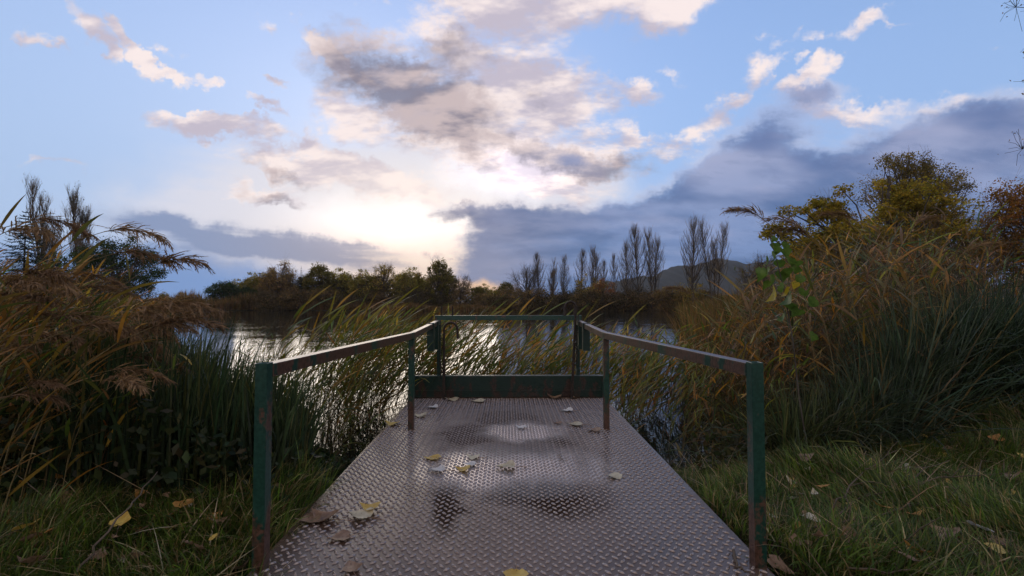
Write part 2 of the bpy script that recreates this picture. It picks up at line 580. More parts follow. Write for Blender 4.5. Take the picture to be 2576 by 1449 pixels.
def axis(lo, hi, fine, far):
    a = list(np.arange(lo, hi + 1e-6, fine))
    st, v = fine, hi
    while v < far:
        st *= 1.16
        v += st
        a.append(v)
    st, v = fine, lo
    while v > -far:
        st *= 1.16
        v -= st
        a.insert(0, v)
    return np.array(a)


gx, gy = axis(-7, 7, 0.14, 1500), axis(-1, 8, 0.14, 1500)
GX, GY = np.meshgrid(gx, gy)
GZ = ground_z(GX, GY)
idx = np.arange(GX.size).reshape(GX.shape)
gq = np.stack([idx[:-1, :-1], idx[:-1, 1:], idx[1:, 1:], idx[1:, :-1]], -1).reshape(-1, 4)
m, n, out = material('soil')
tcn = n.n('ShaderNodeTexCoord')
a1 = n.noise(tcn.outputs['Object'], 3.0, 6, 0.65)
a2 = n.noise(tcn.outputs['Object'], 26.0, 5, 0.65)
col = n.mix(n.ramp(a1, 0.4, 0.62), (0.022, 0.016, 0.010), (0.030, 0.034, 0.012))
col = n.mix(n.ramp(a2, 0.45, 0.7), col, (0.050, 0.036, 0.020))
p = n.n('ShaderNodeBsdfPrincipled')
n.put(p.inputs['Base Color'], col)
p.inputs['Roughness'].default_value = 0.95
p.inputs['Specular IOR Level'].default_value = 0.05
b = n.n('ShaderNodeBump')
b.inputs['Strength'].default_value = 0.8
b.inputs['Distance'].default_value = 0.03
n.put(b.inputs['Height'], a2)
m.node_tree.links.new(b.outputs[0], p.inputs['Normal'])
m.node_tree.links.new(p.outputs[0], out.inputs['Surface'])
put('ground', mesh('ground', np.stack([GX, GY, GZ], -1), [gq], m), kind='structure')

m, n, out = material('pond_water')
tcn = n.n('ShaderNodeTexCoord')
mp = n.n('ShaderNodeMapping')
n.put(mp.inputs[0], tcn.outputs['Object'])
mp.inputs['Rotation'].default_value = (0, 0, math.radians(14))
mp.inputs['Scale'].default_value = (0.55, 1.5, 1)
w1 = n.noise(mp.outputs[0], 2.2, 3, 0.5)
w2 = n.noise(tcn.outputs['Object'], 0.25, 2, 0.5)
w3 = n.noise(mp.outputs[0], 9.0, 2, 0.5)
p = n.n('ShaderNodeBsdfPrincipled')
n.put(p.inputs['Base Color'], (0.012, 0.017, 0.013, 1))
p.inputs['Roughness'].default_value = 0.03
p.inputs['IOR'].default_value = 1.40
p.inputs['Specular IOR Level'].default_value = 0.5
b = n.n('ShaderNodeBump')
b.inputs['Strength'].default_value = 1.0
b.inputs['Distance'].default_value = 1.0
hgt = n.math('MULTIPLY', n.math('ADD', w1, n.math('MULTIPLY', w3, 0.12)), n.ramp(w2, 0.35, 0.65, 0.003, 0.010))
n.put(b.inputs['Height'], hgt)
m.node_tree.links.new(b.outputs[0], p.inputs['Normal'])
m.node_tree.links.new(p.outputs[0], out.inputs['Surface'])
put('water', mesh('water', [(-150, 3, WATER_Z), (90, 3, WATER_Z), (90, 125, WATER_Z), (-150, 125, WATER_Z)], [[(0, 1, 2, 3)]], m), kind='structure')

# wooded hills about 1.2 km away
ridge = [(1440, 735), (1500, 716), (1530, 703), (1560, 709), (1600, 697), (1650, 690), (1690, 672), (1745, 668), (1780, 655), (1800, 650), (1830, 655),
         (1870, 664), (1930, 655), (2000, 666), (2080, 660), (2180, 684), (2300, 700), (2500, 720), (2700, 745)]
HD = 1150.0
rx = np.array([at(a, b_, HD).x for a, b_ in ridge])
rz = np.array([at(a, b_, HD).z for a, b_ in ridge])
hx = np.linspace(rx[0], rx[-1], 240)
hz = np.interp(hx, rx, rz) + 2.2 * np.sin(hx * 0.047) + 1.3 * np.sin(hx * 0.13 + 1) + rng.normal(0, 0.6, 240)
prof = np.array([(-400, 0.0), (-290, .22), (-190, .45), (-90, .78), (0, 1.0), (110, .8), (300, 0.2), (400, 0.0)])
HV = np.stack([np.broadcast_to(hx, (8, 240)), HD + np.broadcast_to(prof[:, :1], (8, 240)) + 26 * np.sin(hx * 0.026)[None] * (1 - prof[:, 1:]),
               np.maximum(hz, 2)[None] * prof[:, 1:] * (1 + 0.10 * np.sin(hx[None] * 0.03 + prof[:, :1] * 0.01) * (1 - prof[:, 1:]))], -1)
HV[:, :, 2] += rng.normal(0, 0.8, HV.shape[:2])
hid = np.arange(8 * 240).reshape(8, 240)
hq = np.stack([hid[:-1, :-1], hid[:-1, 1:], hid[1:, 1:], hid[1:, :-1]], -1).reshape(-1, 4)
put('hills', mesh('hills', HV, [hq], solid_mat('hill_woods', (0.012, 0.017, 0.016), (0.028, 0.030, 0.024), 0.03, 0.95, 0.1)), kind='structure')
# ------------------------------------------------------------------ jetty
def paint_mat(name, top_rust, seed, k=1.0):
    """green paint worn down to brown rust"""
    m, n, out = material(name)
    tcn = n.n('ShaderNodeTexCoord')
    ge = n.n('ShaderNodeNewGeometry')
    pos = ge.outputs['Position']
    mp = n.n('ShaderNodeMapping')
    n.put(mp.inputs[0], pos)
    mp.inputs['Location'].default_value = (seed, seed * 0.7, 0)
    mp.inputs['Scale'].default_value = (1, 1, 0.35)
    a = n.noise(mp.outputs[0], 9, 5, 0.65)
    f = n.noise(pos, 60, 4, 0.6)
    sp = n.n('ShaderNodeSeparateXYZ')
    n.put(sp.inputs[0], pos)
    wear = n.math('ADD', n.math('ADD', a, n.math('MULTIPLY', n.math('SUBTRACT', f, 0.5), 0.25)), top_rust)
    wear = n.math('ADD', wear, n.ramp(sp.outputs[2], 0.42, 0.05, 0.0, 0.16))
    rust = n.ramp(wear, 0.52, 0.60)
    green = n.mix(n.ramp(f, 0.35, 0.65), (0.007, 0.034, 0.025), (0.015, 0.056, 0.041))
    brown = n.mix(n.ramp(f, 0.35, 0.65), (0.045, 0.022, 0.014), (0.10, 0.052, 0.036))
    p = n.n('ShaderNodeBsdfPrincipled')
    n.put(p.inputs['Base Color'], n.vmath('SCALE', n.mix(rust, green, brown), scale=k))
    n.put(p.inputs['Roughness'], n.math('ADD', 0.30, n.math('MULTIPLY', rust, 0.04)))
    p.inputs['Specular IOR Level'].default_value = 0.5
    b = n.n('ShaderNodeBump')
    b.inputs['Strength'].default_value = 0.5
    b.inputs['Distance'].default_value = 0.002
    n.put(b.inputs['Height'], n.math('SUBTRACT', f, n.math('MULTIPLY', rust, 0.6)))
    m.node_tree.links.new(b.outputs[0], p.inputs['Normal'])
    m.node_tree.links.new(p.outputs[0], out.inputs['Surface'])
    return m


M_GREEN = paint_mat('green_paint', -0.03, 2.0)
M_WORN = paint_mat('worn_rail_paint', 0.12, 5.0)
M_SHADE_GREEN = paint_mat('shaded_green_paint', -0.14, 9.0, 0.5)  # same green paint, with the shade on these parts worked into its colour
M_RUSTY = solid_mat('rusty_iron', (0.012, 0.008, 0.006), (0.04, 0.024, 0.016), 40, 0.7, 0.4, 0.5)

# wet steel deck: painted sky glow, darker puddle stains, brown grime
m, n, out = material('tread_plate')
ge = n.n('ShaderNodeNewGeometry')
pos = ge.outputs['Position']
wv = n.noise(pos, 5.0, 4, 0.6, color=True)
pw = n.vmath('ADD', pos, n.vmath('MULTIPLY', n.vmath('SUBTRACT', wv, (0.5, 0.5, 0.5)), (0.34, 0.34, 0)))


def spot(x, y, rx, ry, vec, rot=0.0):
    mp = n.n('ShaderNodeMapping', vector_type='TEXTURE')
    n.put(mp.inputs[0], vec)
    mp.inputs['Location'].default_value = (x, y, 0)
    mp.inputs['Rotation'].default_value = (0, 0, math.radians(rot))
    mp.inputs['Scale'].default_value = (rx, ry, 1)
    g = n.n('ShaderNodeTexGradient', gradient_type='SPHERICAL')
    n.put(g.inputs[0], mp.outputs[0])
    return g.outputs['Fac']


pud = None
for a_ in ((-0.02, 4.58, 0.68, 0.70, 0), (-0.36, 4.02, 0.46, 0.70, 0), (0.04, 3.66, 0.66, 0.36, 0), (0.36, 3.85, 0.30, 0.36, 20), (0.26, 2.74, 0.40, 0.46, 25), (0.06, 2.80, 0.32, 0.30, 0), (-0.36, 2.66, 0.17, 0.50, 8)):
    sp_ = spot(a_[0], a_[1], a_[2], a_[3], pw, a_[4])
    pud = sp_ if pud is None else n.math('MAXIMUM', pud, sp_)
pud = n.math('SUBTRACT', pud, n.math('MULTIPLY', spot(0.13, 4.12, 0.34, 0.30, pw), 1.5))
wet = n.ramp(pud, 0.0, 0.80)
painted_glow = n.ramp(n.math('MAXIMUM', spot(0.04, 3.25, 0.85, 0.62, pw), spot(0.13, 4.12, 0.46, 0.40, pw)), 0.0, 0.6)      # sky glow on the deck, painted in as pale metallic spots
dirt = n.noise(pos, 2.3, 5, 0.62)
grit = n.noise(pos, 90, 3, 0.6)
col = n.mix(n.ramp(dirt, 0.35, 0.65), (0.062, 0.037, 0.026), (0.105, 0.066, 0.048))
col = n.mix(n.ramp(grit, 0.55, 0.75), col, (0.075, 0.052, 0.045))
col = n.mix(n.math('MULTIPLY', painted_glow, 0.85), col, (0.58, 0.53, 0.52))
col = n.mix(wet, col, (0.034, 0.022, 0.015))
p = n.n('ShaderNodeBsdfPrincipled')
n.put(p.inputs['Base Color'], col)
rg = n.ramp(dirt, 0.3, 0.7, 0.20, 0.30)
n.put(p.inputs['Roughness'], n.math('MULTIPLY', n.math('ADD', rg, n.math('MULTIPLY', wet, 0.3)), n.math('MULTIPLY_ADD', painted_glow, -0.25, 1.0)))
n.put(p.inputs['Specular IOR Level'], n.math('MAXIMUM', n.ramp(wet, 0, 0.8, 0.26, 0.0, False), n.math('MULTIPLY', painted_glow, 0.6)))
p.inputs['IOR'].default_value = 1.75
n.put(p.inputs['Metallic'], n.math('MULTIPLY', n.math('MULTIPLY_ADD', painted_glow, 0.70, 0.12), n.math('SUBTRACT', 1.0, wet)))
b = n.n('ShaderNodeBump')
b.inputs['Strength'].default_value = 0.35
b.inputs['Distance'].default_value = 0.001
n.put(b.inputs['Height'], grit)
m.node_tree.links.new(b.outputs[0], p.inputs['Normal'])
m.node_tree.links.new(p.outputs[0], out.inputs['Surface'])
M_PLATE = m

# raised lugs keep a polished, drier top
m, n, out = material('tread_lug')
ge = n.n('ShaderNodeNewGeometry')
gn = n.noise(ge.outputs['Position'], 70, 3, 0.6)
p = n.n('ShaderNodeBsdfPrincipled')
n.put(p.inputs['Base Color'], n.mix(n.ramp(gn, 0.35, 0.65), (0.20, 0.15, 0.125), (0.32, 0.26, 0.235)))
p.inputs['Roughness'].default_value = 0.22
p.inputs['Metallic'].default_value = 0.4
p.inputs['IOR'].default_value = 1.9
m.node_tree.links.new(p.outputs[0], out.inputs['Surface'])
M_LUG = m

jetty = empty('jetty', (0, 1.93, 0), 'steel fishing jetty with wet tread plate deck and worn green handrails', 'jetty')
JY = 1.93
Y0, Y1 = 1.93, 5.62
HW0, HW1 = 1.115, 1.17


def jput(name, me, parent=jetty, **kw):
    o = put(name, me, None, **kw)
    o.parent = parent
    if parent is jetty:
        o.location = (0, -JY, 0)
    return o


def halfw(y):
    return HW0 + (HW1 - HW0) * (y - Y0) / (Y1 - Y0)


mb = MB()
V = []
for y, w in ((Y0, HW0), (Y1, HW1)):
    for z in (-0.006, 0.0):
        V += [(-w, y, z), (w, y, z)]
mb.add(V, [(2, 3, 7, 6), (0, 4, 5, 1), (0, 1, 3, 2), (4, 6, 7, 5), (0, 2, 6, 4), (1, 5, 7, 3)])
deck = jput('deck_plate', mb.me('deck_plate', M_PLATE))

# lens shaped lugs of the tread pattern
PITCHL = 0.0555
la, lb, lh = 0.0185, 0.0072, 0.0062
ang = np.linspace(0, 2 * math.pi, 8, endpoint=False)
ox, oy = la * np.cos(ang), lb * np.sin(ang) * (1 - 0.25 * np.cos(ang) ** 2)
LV = np.concatenate([np.stack([ox, oy, np.full(8, 0.0004)], -1), np.stack([ox * 0.62, oy * 0.45, np.full(8, lh)], -1)])
LQ = [(i, (i + 1) % 8, 8 + (i + 1) % 8, 8 + i) for i in range(8)] + [(8, 9, 10, 11), (8, 11, 12, 15), (15, 12, 13, 14)]
lugs = []
ny = int((Y1 - 0.03 - Y0) / PITCHL)
for j in range(ny):
    for k in (0, 1):
        y = Y0 + 0.022 + (j + 0.5 * k) * PITCHL
        w = halfw(y) - 0.02
        ni = int(w / PITCHL)
        for i in range(-ni - 1, ni + 2):
            x = (i + 0.5 * k) * PITCHL
            if abs(x) < w:
                lugs.append((x, y, math.radians(-42 if k else 42)))
lugs.sort(key=lambda q_: q_[1])
lug_me = mesh('lug', LV, [LQ], M_LUG)
vis = [q_ for q_ in lugs if at(1288, 1449, 1).z is not None and q_[1] > 1.97]
first = vis[:300]
rest = [q_ for q_ in lugs if q_ not in set(first)]
for (x, y, a) in first:
    o = bpy.data.objects.new('lug', lug_me)
    COL.objects.link(o)
    o.parent = deck
    o.location = (x, y, 0)
    o.rotation_euler = (0, 0, a)
R_ = np.array(rest)
cs, sn = np.cos(R_[:, 2]), np.sin(R_[:, 2])
X = LV[None, :, 0] * cs[:, None] - LV[None, :, 1] * sn[:, None] + R_[:, 0:1]
Yv = LV[None, :, 0] * sn[:, None] + LV[None, :, 1] * cs[:, None] + R_[:, 1:2]
Zv = np.broadcast_to(LV[None, :, 2], X.shape)
qq = (np.array(LQ)[None] + (np.arange(len(R_)) * 16)[:, None, None]).reshape(-1, 4)
o = put('tread_lugs', mesh('tread_lugs', np.stack([X, Yv, Zv], -1), [qq], M_LUG), deck, kind='stuff')

# frame under the plate, piles
for s in (-1, 1):
    mb = MB()
    mb.add([(s * (HW0 - 0.005), Y0 + 0.01, -0.12), (s * (HW0 - 0.06), Y0 + 0.01, -0.12), (s * (HW1 - 0.005), Y1, -0.12), (s * (HW1 - 0.06), Y1, -0.12),
            (s * (HW0 - 0.005), Y0 + 0.01, -0.007), (s * (HW0 - 0.06), Y0 + 0.01, -0.007), (s * (HW1 - 0.005), Y1, -0.007), (s * (HW1 - 0.06), Y1, -0.007)],
           [(0, 1, 3, 2), (4, 6, 7, 5), (0, 2, 6, 4), (1, 5, 7, 3), (0, 4, 5, 1), (2, 3, 7, 6)])
    jput('side_beam', mb.me('side_beam', M_SHADE_GREEN))
    for y in (3.6, 5.4):
        mb = MB()
        mb.box(s * 0.95 - 0.05, s * 0.95 + 0.05, y - 0.05, y + 0.05, -1.7, -0.008)
        jput('pile', mb.me('pile', M_RUSTY))


def square_tube(p0, p1, w, mat, name, wall=0.004, up=Vector((0, 0, 1)), closed=False):
    """hollow square tube from p0 to p1 (open ends show the wall)"""
    p0, p1 = Vector(p0), Vector(p1)
    z = (p1 - p0).normalized()
    ref = Vector((0, 1, 0)) if abs(z.z) > 0.9 else up
    x = ref.cross(z).normalized()
    y = z.cross(x)
    h, hi = w / 2, w / 2 - wall
    rings = []
    for base, q_ in ((p0, h), (p1, h), (p1, hi), (p1 - z * min(0.25, (p1 - p0).length * 0.6), hi)):
        rings.append([base + x * (q_ * a) + y * (q_ * b_) for a, b_ in ((-1, -1), (1, -1), (1, 1), (-1, 1))])
    mb = MB()
    V = [v for r in rings for v in r]
    q = []
    for k in range(3):
        for i in range(4):
            j = (i + 1) % 4
            q.append((k * 4 + i, k * 4 + j, k * 4 + 4 + j, k * 4 + 4 + i))
    q.append((3, 2, 1, 0))
    q.append((12, 13, 14, 15))
    mb.add(V, q)
    return mb.me(name, mat)


RZ = 0.876                     # top of the near rails
for s in (-1, 1):
    A = Vector((s * 1.088, 2.03, 0))
    B_ = Vector((s * 0.892, 4.20, 0))
    Cc = Vector((s * 0.872, 5.72, 0))
    bevel(jput('post', square_tube(A + Vector((0, 0, -0.05)), A + Vector((0, 0, RZ + 0.012)), 0.052, M_GREEN, 'post')), 0.004)
    bevel(jput('post', square_tube(B_ + Vector((0, 0, 0.001)), B_ + Vector((0, 0, RZ - 0.047)), 0.050, M_GREEN, 'post')), 0.004)
    # handrail in two lengths, the farther one climbing a little
    off = Vector((0, 0.027, 0))
    bevel(jput('handrail', square_tube(A + Vector((0, 0.024, RZ - 0.024)), B_ + Vector((0, 0.01, RZ - 0.021)), 0.058, M_WORN, 'handrail')), 0.004)
    bevel(jput('handrail', square_tube(B_ + Vector((0, 0.012, RZ - 0.021)), Cc + Vector((0, -0.02, 0.915)), 0.055, M_WORN, 'handrail')), 0.004)
    # end frame
    bevel(jput('upright', square_tube((s * 0.872, 5.745, -0.3), (s * 0.872, 5.745, 0.935), 0.045, M_SHADE_GREEN, 'upright')), 0.003)
    # short sleeves hanging below the rail end
    for (yy, xo, w, z0, z1) in ((5.17, 0.004, 0.078, 0.615, 0.925), (5.48, 0.0, 0.074, 0.600, 0.930)):
        xx = s * (0.892 - (yy - 4.2) * 0.013 - 0.002)
        bevel(jput('rod_sleeve', square_tube((xx + s * 0.0, yy, z0), (xx, yy, z1), w, M_SHADE_GREEN, 'rod_sleeve', 0.005)), 0.004)
bevel(jput('crossbar', square_tube((-0.92, 5.747, 0.968), (0.92, 5.747, 0.968), 0.058, M_GREEN, 'crossbar')), 0.004)
for px in (-0.840, -0.705, 0.700, 0.832):
    P = np.array([[(px, 5.747, 0.99), (px, 5.747, 1.05), (px, 5.747, 1.113)]])
    V, q = tubes(P, np.full((1, 3), 0.009), 8)
    mb = MB().add(V, q).add([(px, 5.747, 1.1135)] + [(px + 0.009 * math.cos(k * math.pi / 4), 5.747 + 0.009 * math.sin(k * math.pi / 4), 1.1133) for k in range(8)],
                            t=[(0, 1 + k, 1 + (k + 1) % 8) for k in range(8)])
    jput('pin', mb.me('pin', M_RUSTY))
mb = MB()
mb.box(-HW1 + 0.005, HW1 - 0.005, 5.61, 5.70, 0.0008, 0.262)
bevel(jput('toe_board', mb.me('toe_board', M_SHADE_GREEN)), 0.006)
mb = MB()
mb.box(-HW1 + 0.03, HW1 - 0.03, 5.602, 5.6095, 0.070, 0.088)
jput('board_rib', mb.me('board_rib', M_SHADE_GREEN))


def hook_rod(name, base, top, r, reach, drop, label, flat):
    """iron rod whose top is bent over into a hook"""
    base, top = Vector(base), Vector(top)
    pts = [base.lerp(top, t) for t in np.linspace(0, 1, 10)]
    for k in range(1, 13):
        a = math.pi * k / 12
        pts.append(top + Vector((reach * 0.5 * (1 - math.cos(a)), 0, abs(reach) * 0.5 * math.sin(a) * 1.05)))
    pts.append(pts[-1] + Vector((0, 0.0, -drop * 0.5)))
    pts.append(pts[-1] + Vector((reach * 0.04, 0.0, -drop * 0.5)))
    P = np.array([[tuple(q_) for q_ in pts]]) - np.array(base)
    V, q = tubes(P, np.full((1, len(pts)), r), 8, np.array([0, 1.0, 0]))
    e = empty(name, base, label, 'rod')
    o = put('rod', mesh('rod', V, [q], M_RUSTY), e)
    mb = MB()
    d = (top - base)
    mb.add([(sx * flat / 2 + d.x * t, sy * 0.008 - 0.012, d.z * t) for t in (0.0, 0.50) for sy in (-1, 1) for sx in (-1, 1)],
           [(0, 1, 3, 2), (4, 6, 7, 5), (0, 4, 5, 1), (2, 3, 7, 6), (0, 2, 6, 4), (1, 5, 7, 3)])
    bevel(put('flat_bar', mb.me('flat_bar', M_RUSTY), e), 0.002)
    return e


hook_rod('hooked_rod', (-0.775, 5.50, 0.004), (-0.772, 5.47, 0.835), 0.0135, 0.160, 0.11, 'rusty rod with hooked top standing below the crossbar beside left sleeve', 0.034)
hook_rod('hooked_rod', (0.758, 5.50, 0.004), (0.815, 5.50, 1.10), 0.014, -0.130, 0.10, 'tall rusty rod with hooked top rising above the crossbar', 0.034)


def chain(p0, p1, nl, label):
    p0, p1 = Vector(p0), Vector(p1)
    e = empty('chain', p0, label, 'chain')
    an = np.linspace(0, 2 * math.pi, 11)[:-1]
    P = np.stack([0.009 * np.cos(an), np.zeros(10), 0.019 * np.sin(an)], -1)
    P = np.concatenate([P, P[:1]])[None]
    V, q = tubes(P, np.full((1, 11), 0.0042), 5, np.array([0, 1.0, 0]))
    me = mesh('link', V, [q], M_RUSTY)
    for k in range(nl):
        t = k / (nl - 1)
        o = bpy.data.objects.new('link', me)
        COL.objects.link(o)
        o.parent = e
        o.location = (p1 - p0) * t + Vector((0.012 * math.sin(t * 9), 0.006 * math.sin(t * 7), 0))
        o.rotation_euler = (random.uniform(-.15, .15), random.uniform(-.2, .2), (k % 2) * math.pi / 2 + random.uniform(-.3, .3))
    return e


chain((0.838, 5.47, 0.99), (0.802, 5.47, 0.42), 20, 'rusty chain hanging along the tall hooked rod')
chain((-0.80, 5.47, 0.72), (-0.825, 5.53, 0.27), 16, 'rusty chain hanging beside the short hooked rod')
# ------------------------------------------------------------------ trees
def curve_pts(a, b, K, sag, jit):
    """polyline a->b with a bow; arrays (N,3)"""
    t = np.linspace(0, 1, K)[None, :, None]
    P = a[:, None] * (1 - t) + b[:, None] * t
    P[..., 2] += (sag[:, None] * np.sin(t[..., 0] * math.pi))
    if K > 2:
        P[:, 1:-1] += rng.normal(0, 1, P[:, 1:-1].shape) * jit[:, None, None]
    return P


def poplar_mesh(h=18.0, w=3.6, nb=46, twigs=14, seed=0, leafy=0.0, stems=1, r0=0.16, tw_r=0.016, lowest=0.2, leafcol=((0.10, 0.08, 0.03), (0.06, 0.06, 0.02))):
    """upright fastigiate poplar, almost bare -> trunk mesh, twig crown mesh"""
    global rng
    old, rng = rng, np.random.default_rng(seed)
    tr, cr = MB(), MB()
    for s in range(stems):
        hh = h * (1 if s == 0 else rng.uniform(0.72, 0.95))
        lean = np.array([rng.normal(0, 0.35) if stems == 1 else (s - (stems - 1) / 2) * w * 0.33, rng.normal(0, 0.3), 0])
        K = 9
        t = np.linspace(0, 1, K)
        tp = np.stack([lean[0] * t ** 0.7 + 0.15 * np.sin(t * 5 + s), lean[1] * t + 0.12 * np.sin(t * 6), t * hh], -1)
        rad = r0 * (hh / 18) * (1 - t) ** 0.8 + 0.015
        V, q = tubes(tp[None], rad[None], 6)
        tr.add(V, q)
        n_ = max(10, int(nb / stems ** 0.5))
        u = np.sort(rng.uniform(lowest, 0.93, n_))
        A = np.stack([np.interp(u, t, tp[:, i]) for i in range(3)], -1)
        L = hh * (0.34 * (1 - u) + 0.10) * rng.uniform(0.7, 1.15, n_)
        az = np.arange(n_) * 2.4 + rng.normal(0, 0.4, n_)
        out = np.minimum(L * 0.62, w * 0.5 / stems ** 0.5 * rng.uniform(0.55, 1.05, n_)) * np.interp(u, [lowest, 0.35, 0.6, 1], [0.8, 1.0, 0.95, 0.35])
        B = A + np.stack([np.cos(az) * out, np.sin(az) * out, L], -1)
        P = curve_pts(A, B, 6, -0.10 * L, 0.03 * L)
        P[:, :, 2] -= 0
        V, q = tubes(P, np.linspace(1, 0.3, 6)[None] * (0.03 + 0.006 * L)[:, None], 4)
        tr.add(V, q)
        nt = n_ * twigs
        bi = np.repeat(np.arange(n_), twigs)
        tt = rng.uniform(0.15, 1.0, nt)
        ti = tt * 5
        i0 = np.minimum(ti.astype(int), 4)
        f = (ti - i0)[:, None]
        S = P[bi, i0] * (1 - f) + P[bi, i0 + 1] * f
        tl = rng.uniform(0.5, 1.7, nt) * (h / 18)
        taz = rng.uniform(0, 2 * math.pi, nt)
        ro = tl * rng.uniform(0.12, 0.42, nt)
        E = S + np.stack([np.cos(taz) * ro, np.sin(taz) * ro, tl * 0.95], -1)
        Q = curve_pts(S, E, 4, -0.08 * tl, 0.03 * tl)
        V, q = tubes(Q, np.array([1, 0.8, 0.6, 0.35])[None] * np.full((nt, 1), tw_r), 3)
        cr.add(V, q, c=(0.27, 0.215, 0.16))
        # side twiglets
        S2 = np.concatenate([Q[:, 1], Q[:, 2]])
        l2 = np.concatenate([tl, tl]) * rng.uniform(0.25, 0.5, 2 * nt)
        az2 = rng.uniform(0, 2 * math.pi, 2 * nt)
        E2 = S2 + np.stack([np.cos(az2) * l2 * 0.45, np.sin(az2) * l2 * 0.45, l2], -1)
        V, q = tubes(np.stack([S2, E2], 1), np.array([[0.75, 0.35]]) * np.full((2 * nt, 1), tw_r), 3)
        cr.add(V, q, c=(0.27, 0.215, 0.16))
        if leafy > 0:
            nl = int(nt * leafy)
            k = rng.integers(0, nt, nl)
            C = Q[k, rng.integers(1, 4, nl)] + rng.normal(0, 0.12, (nl, 3))
            V, q = cards(C, 0.16)
            cr.add(V, q, c=np.repeat(palette(nl, leafcol, [1] * len(leafcol)), 4, 0))
    rng = old
    return tr.me('trunk', M_BARK, True), cr.me('crown', M_FAR, True, True)


def broad_mesh(h=10.0, w=7.0, crown0=0.25, ncl=60, per=70, leaf=0.22, cols=((0.08, 0.08, 0.02),), probs=None, seed=0, spread=0.75, bare=0.0, lobes=None, r0=0.2, skew=0.0, twig_col=(0.17, 0.135, 0.095), twigs=10, stretch=1.2, tw=1.0, limb=1.0):
    """round-headed tree: trunk, limbs to every leaf clump, crown of small leaf faces"""
    global rng
    old, rng = rng, np.random.default_rng(seed)
    tr, cr = MB(), MB()
    if lobes is None:
        lobes = [(0, 0, h * (crown0 + 1) / 2, w / 2, h * (1 - crown0) / 2)]
    C = []
    tot = sum(l[3] ** 2 * l[4] for l in lobes)
    for (lx, ly, lz, lr, lv) in lobes:
        k = max(6, int(ncl * lr ** 2 * lv / tot))
        d = rng.normal(size=(k, 3))
        d /= np.linalg.norm(d, axis=1, keepdims=True)
        r = rng.uniform(0.35, 1.0, k) ** 0.45
        wob = 1 + 0.18 * np.sin(d[:, 0] * 5 + seed) * np.cos(d[:, 2] * 4 + seed * 2)
        C.append(np.stack([lx + d[:, 0] * lr * r * wob, ly + d[:, 1] * lr * r * wob, lz + d[:, 2] * lv * r * wob], -1))
    C = np.concatenate(C)
    K = 6
    t = np.linspace(0, 1, K)
    th = h * 0.72
    tp = np.stack([skew * t ** 2 + 0.1 * np.sin(t * 6 + seed), 0.12 * np.cos(t * 5 + seed), t * th], -1)
    V, q = tubes(tp[None], (r0 * (1 - 0.75 * t))[None], 7)
    tr.add(V, q)
    u = np.clip((C[:, 2] / h - 0.25) * rng.uniform(0.6, 0.95, len(C)), 0.12, 0.95)
    A = np.stack([np.interp(u, t, tp[:, i]) for i in range(3)], -1)
    L = np.linalg.norm(C - A, axis=1)
    P = curve_pts(A, C, 6, 0.10 * L * rng.uniform(-0.3, 1, len(C)), 0.035 * L)
    V, q = tubes(P, np.linspace(1, 0.25, 6)[None] * (0.018 + 0.010 * L)[:, None] * (h / 10) * limb, 4)
    tr.add(V, q)
    nl = len(C) * per
    ci = np.repeat(np.arange(len(C)), per)
    cs = rng.uniform(0.5, 1.15, len(C)) * spread * w / 7
    keep = rng.random(nl) > bare
    ci = ci[keep]
    nl = len(ci)
    off = np.clip(rng.normal(0, 1, (nl, 3)), -1.6, 1.6) * cs[ci][:, None] * np.array([0.75, 0.75, 0.55])
    Lc = C[ci] + off
    if nl:
        V, q = cards(Lc, leaf, stretch)
        hue = palette(nl, cols, probs or [1] * len(cols), 0.2)
        clump = rng.normal(1.0, 0.18, len(C))[ci][:, None]
        cr.add(V, q, c=np.repeat(np.clip(hue * clump, .004, .6), 4, 0))
    nt = len(C) * twigs
    ti = np.repeat(np.arange(len(C)), twigs)
    S = P[ti, rng.integers(3, 6, nt)]
    d = (S - np.array([0, 0, h * 0.35]))
    d = d / (np.linalg.norm(d, axis=1, keepdims=True) + 1e-6) + rng.normal(0, 0.9, (nt, 3)) + np.array([0, 0, 0.2])
    E = S + d * (cs[ti] * rng.uniform(0.3, 0.9, nt))[:, None]
    l_ = np.linalg.norm(E - S, axis=1)
    Q = curve_pts(S, E, 3, 0.05 * l_, 0.06 * l_)
    V, q = tubes(Q, np.array([[1, 0.7, 0.35]]) * np.full((nt, 1), (0.012 * h / 10 + 0.004) * tw), 3)
    cr.add(V, q, c=twig_col)
    S2 = np.repeat(Q[:, 1], 2, 0)
    E2 = S2 + (np.repeat(E - S, 2, 0) * 0.5 + rng.normal(0, 0.3, (2 * nt, 3)) * np.repeat(l_, 2)[:, None])
    V, q = tubes(np.stack([S2, E2], 1), np.full((2 * nt, 2), (0.006 * h / 10 + 0.003) * tw), 3)
    cr.add(V, q, c=twig_col)
    rng = old
    return tr.me('trunk', M_BARK, True), cr.me('crown', M_FAR, True, True)


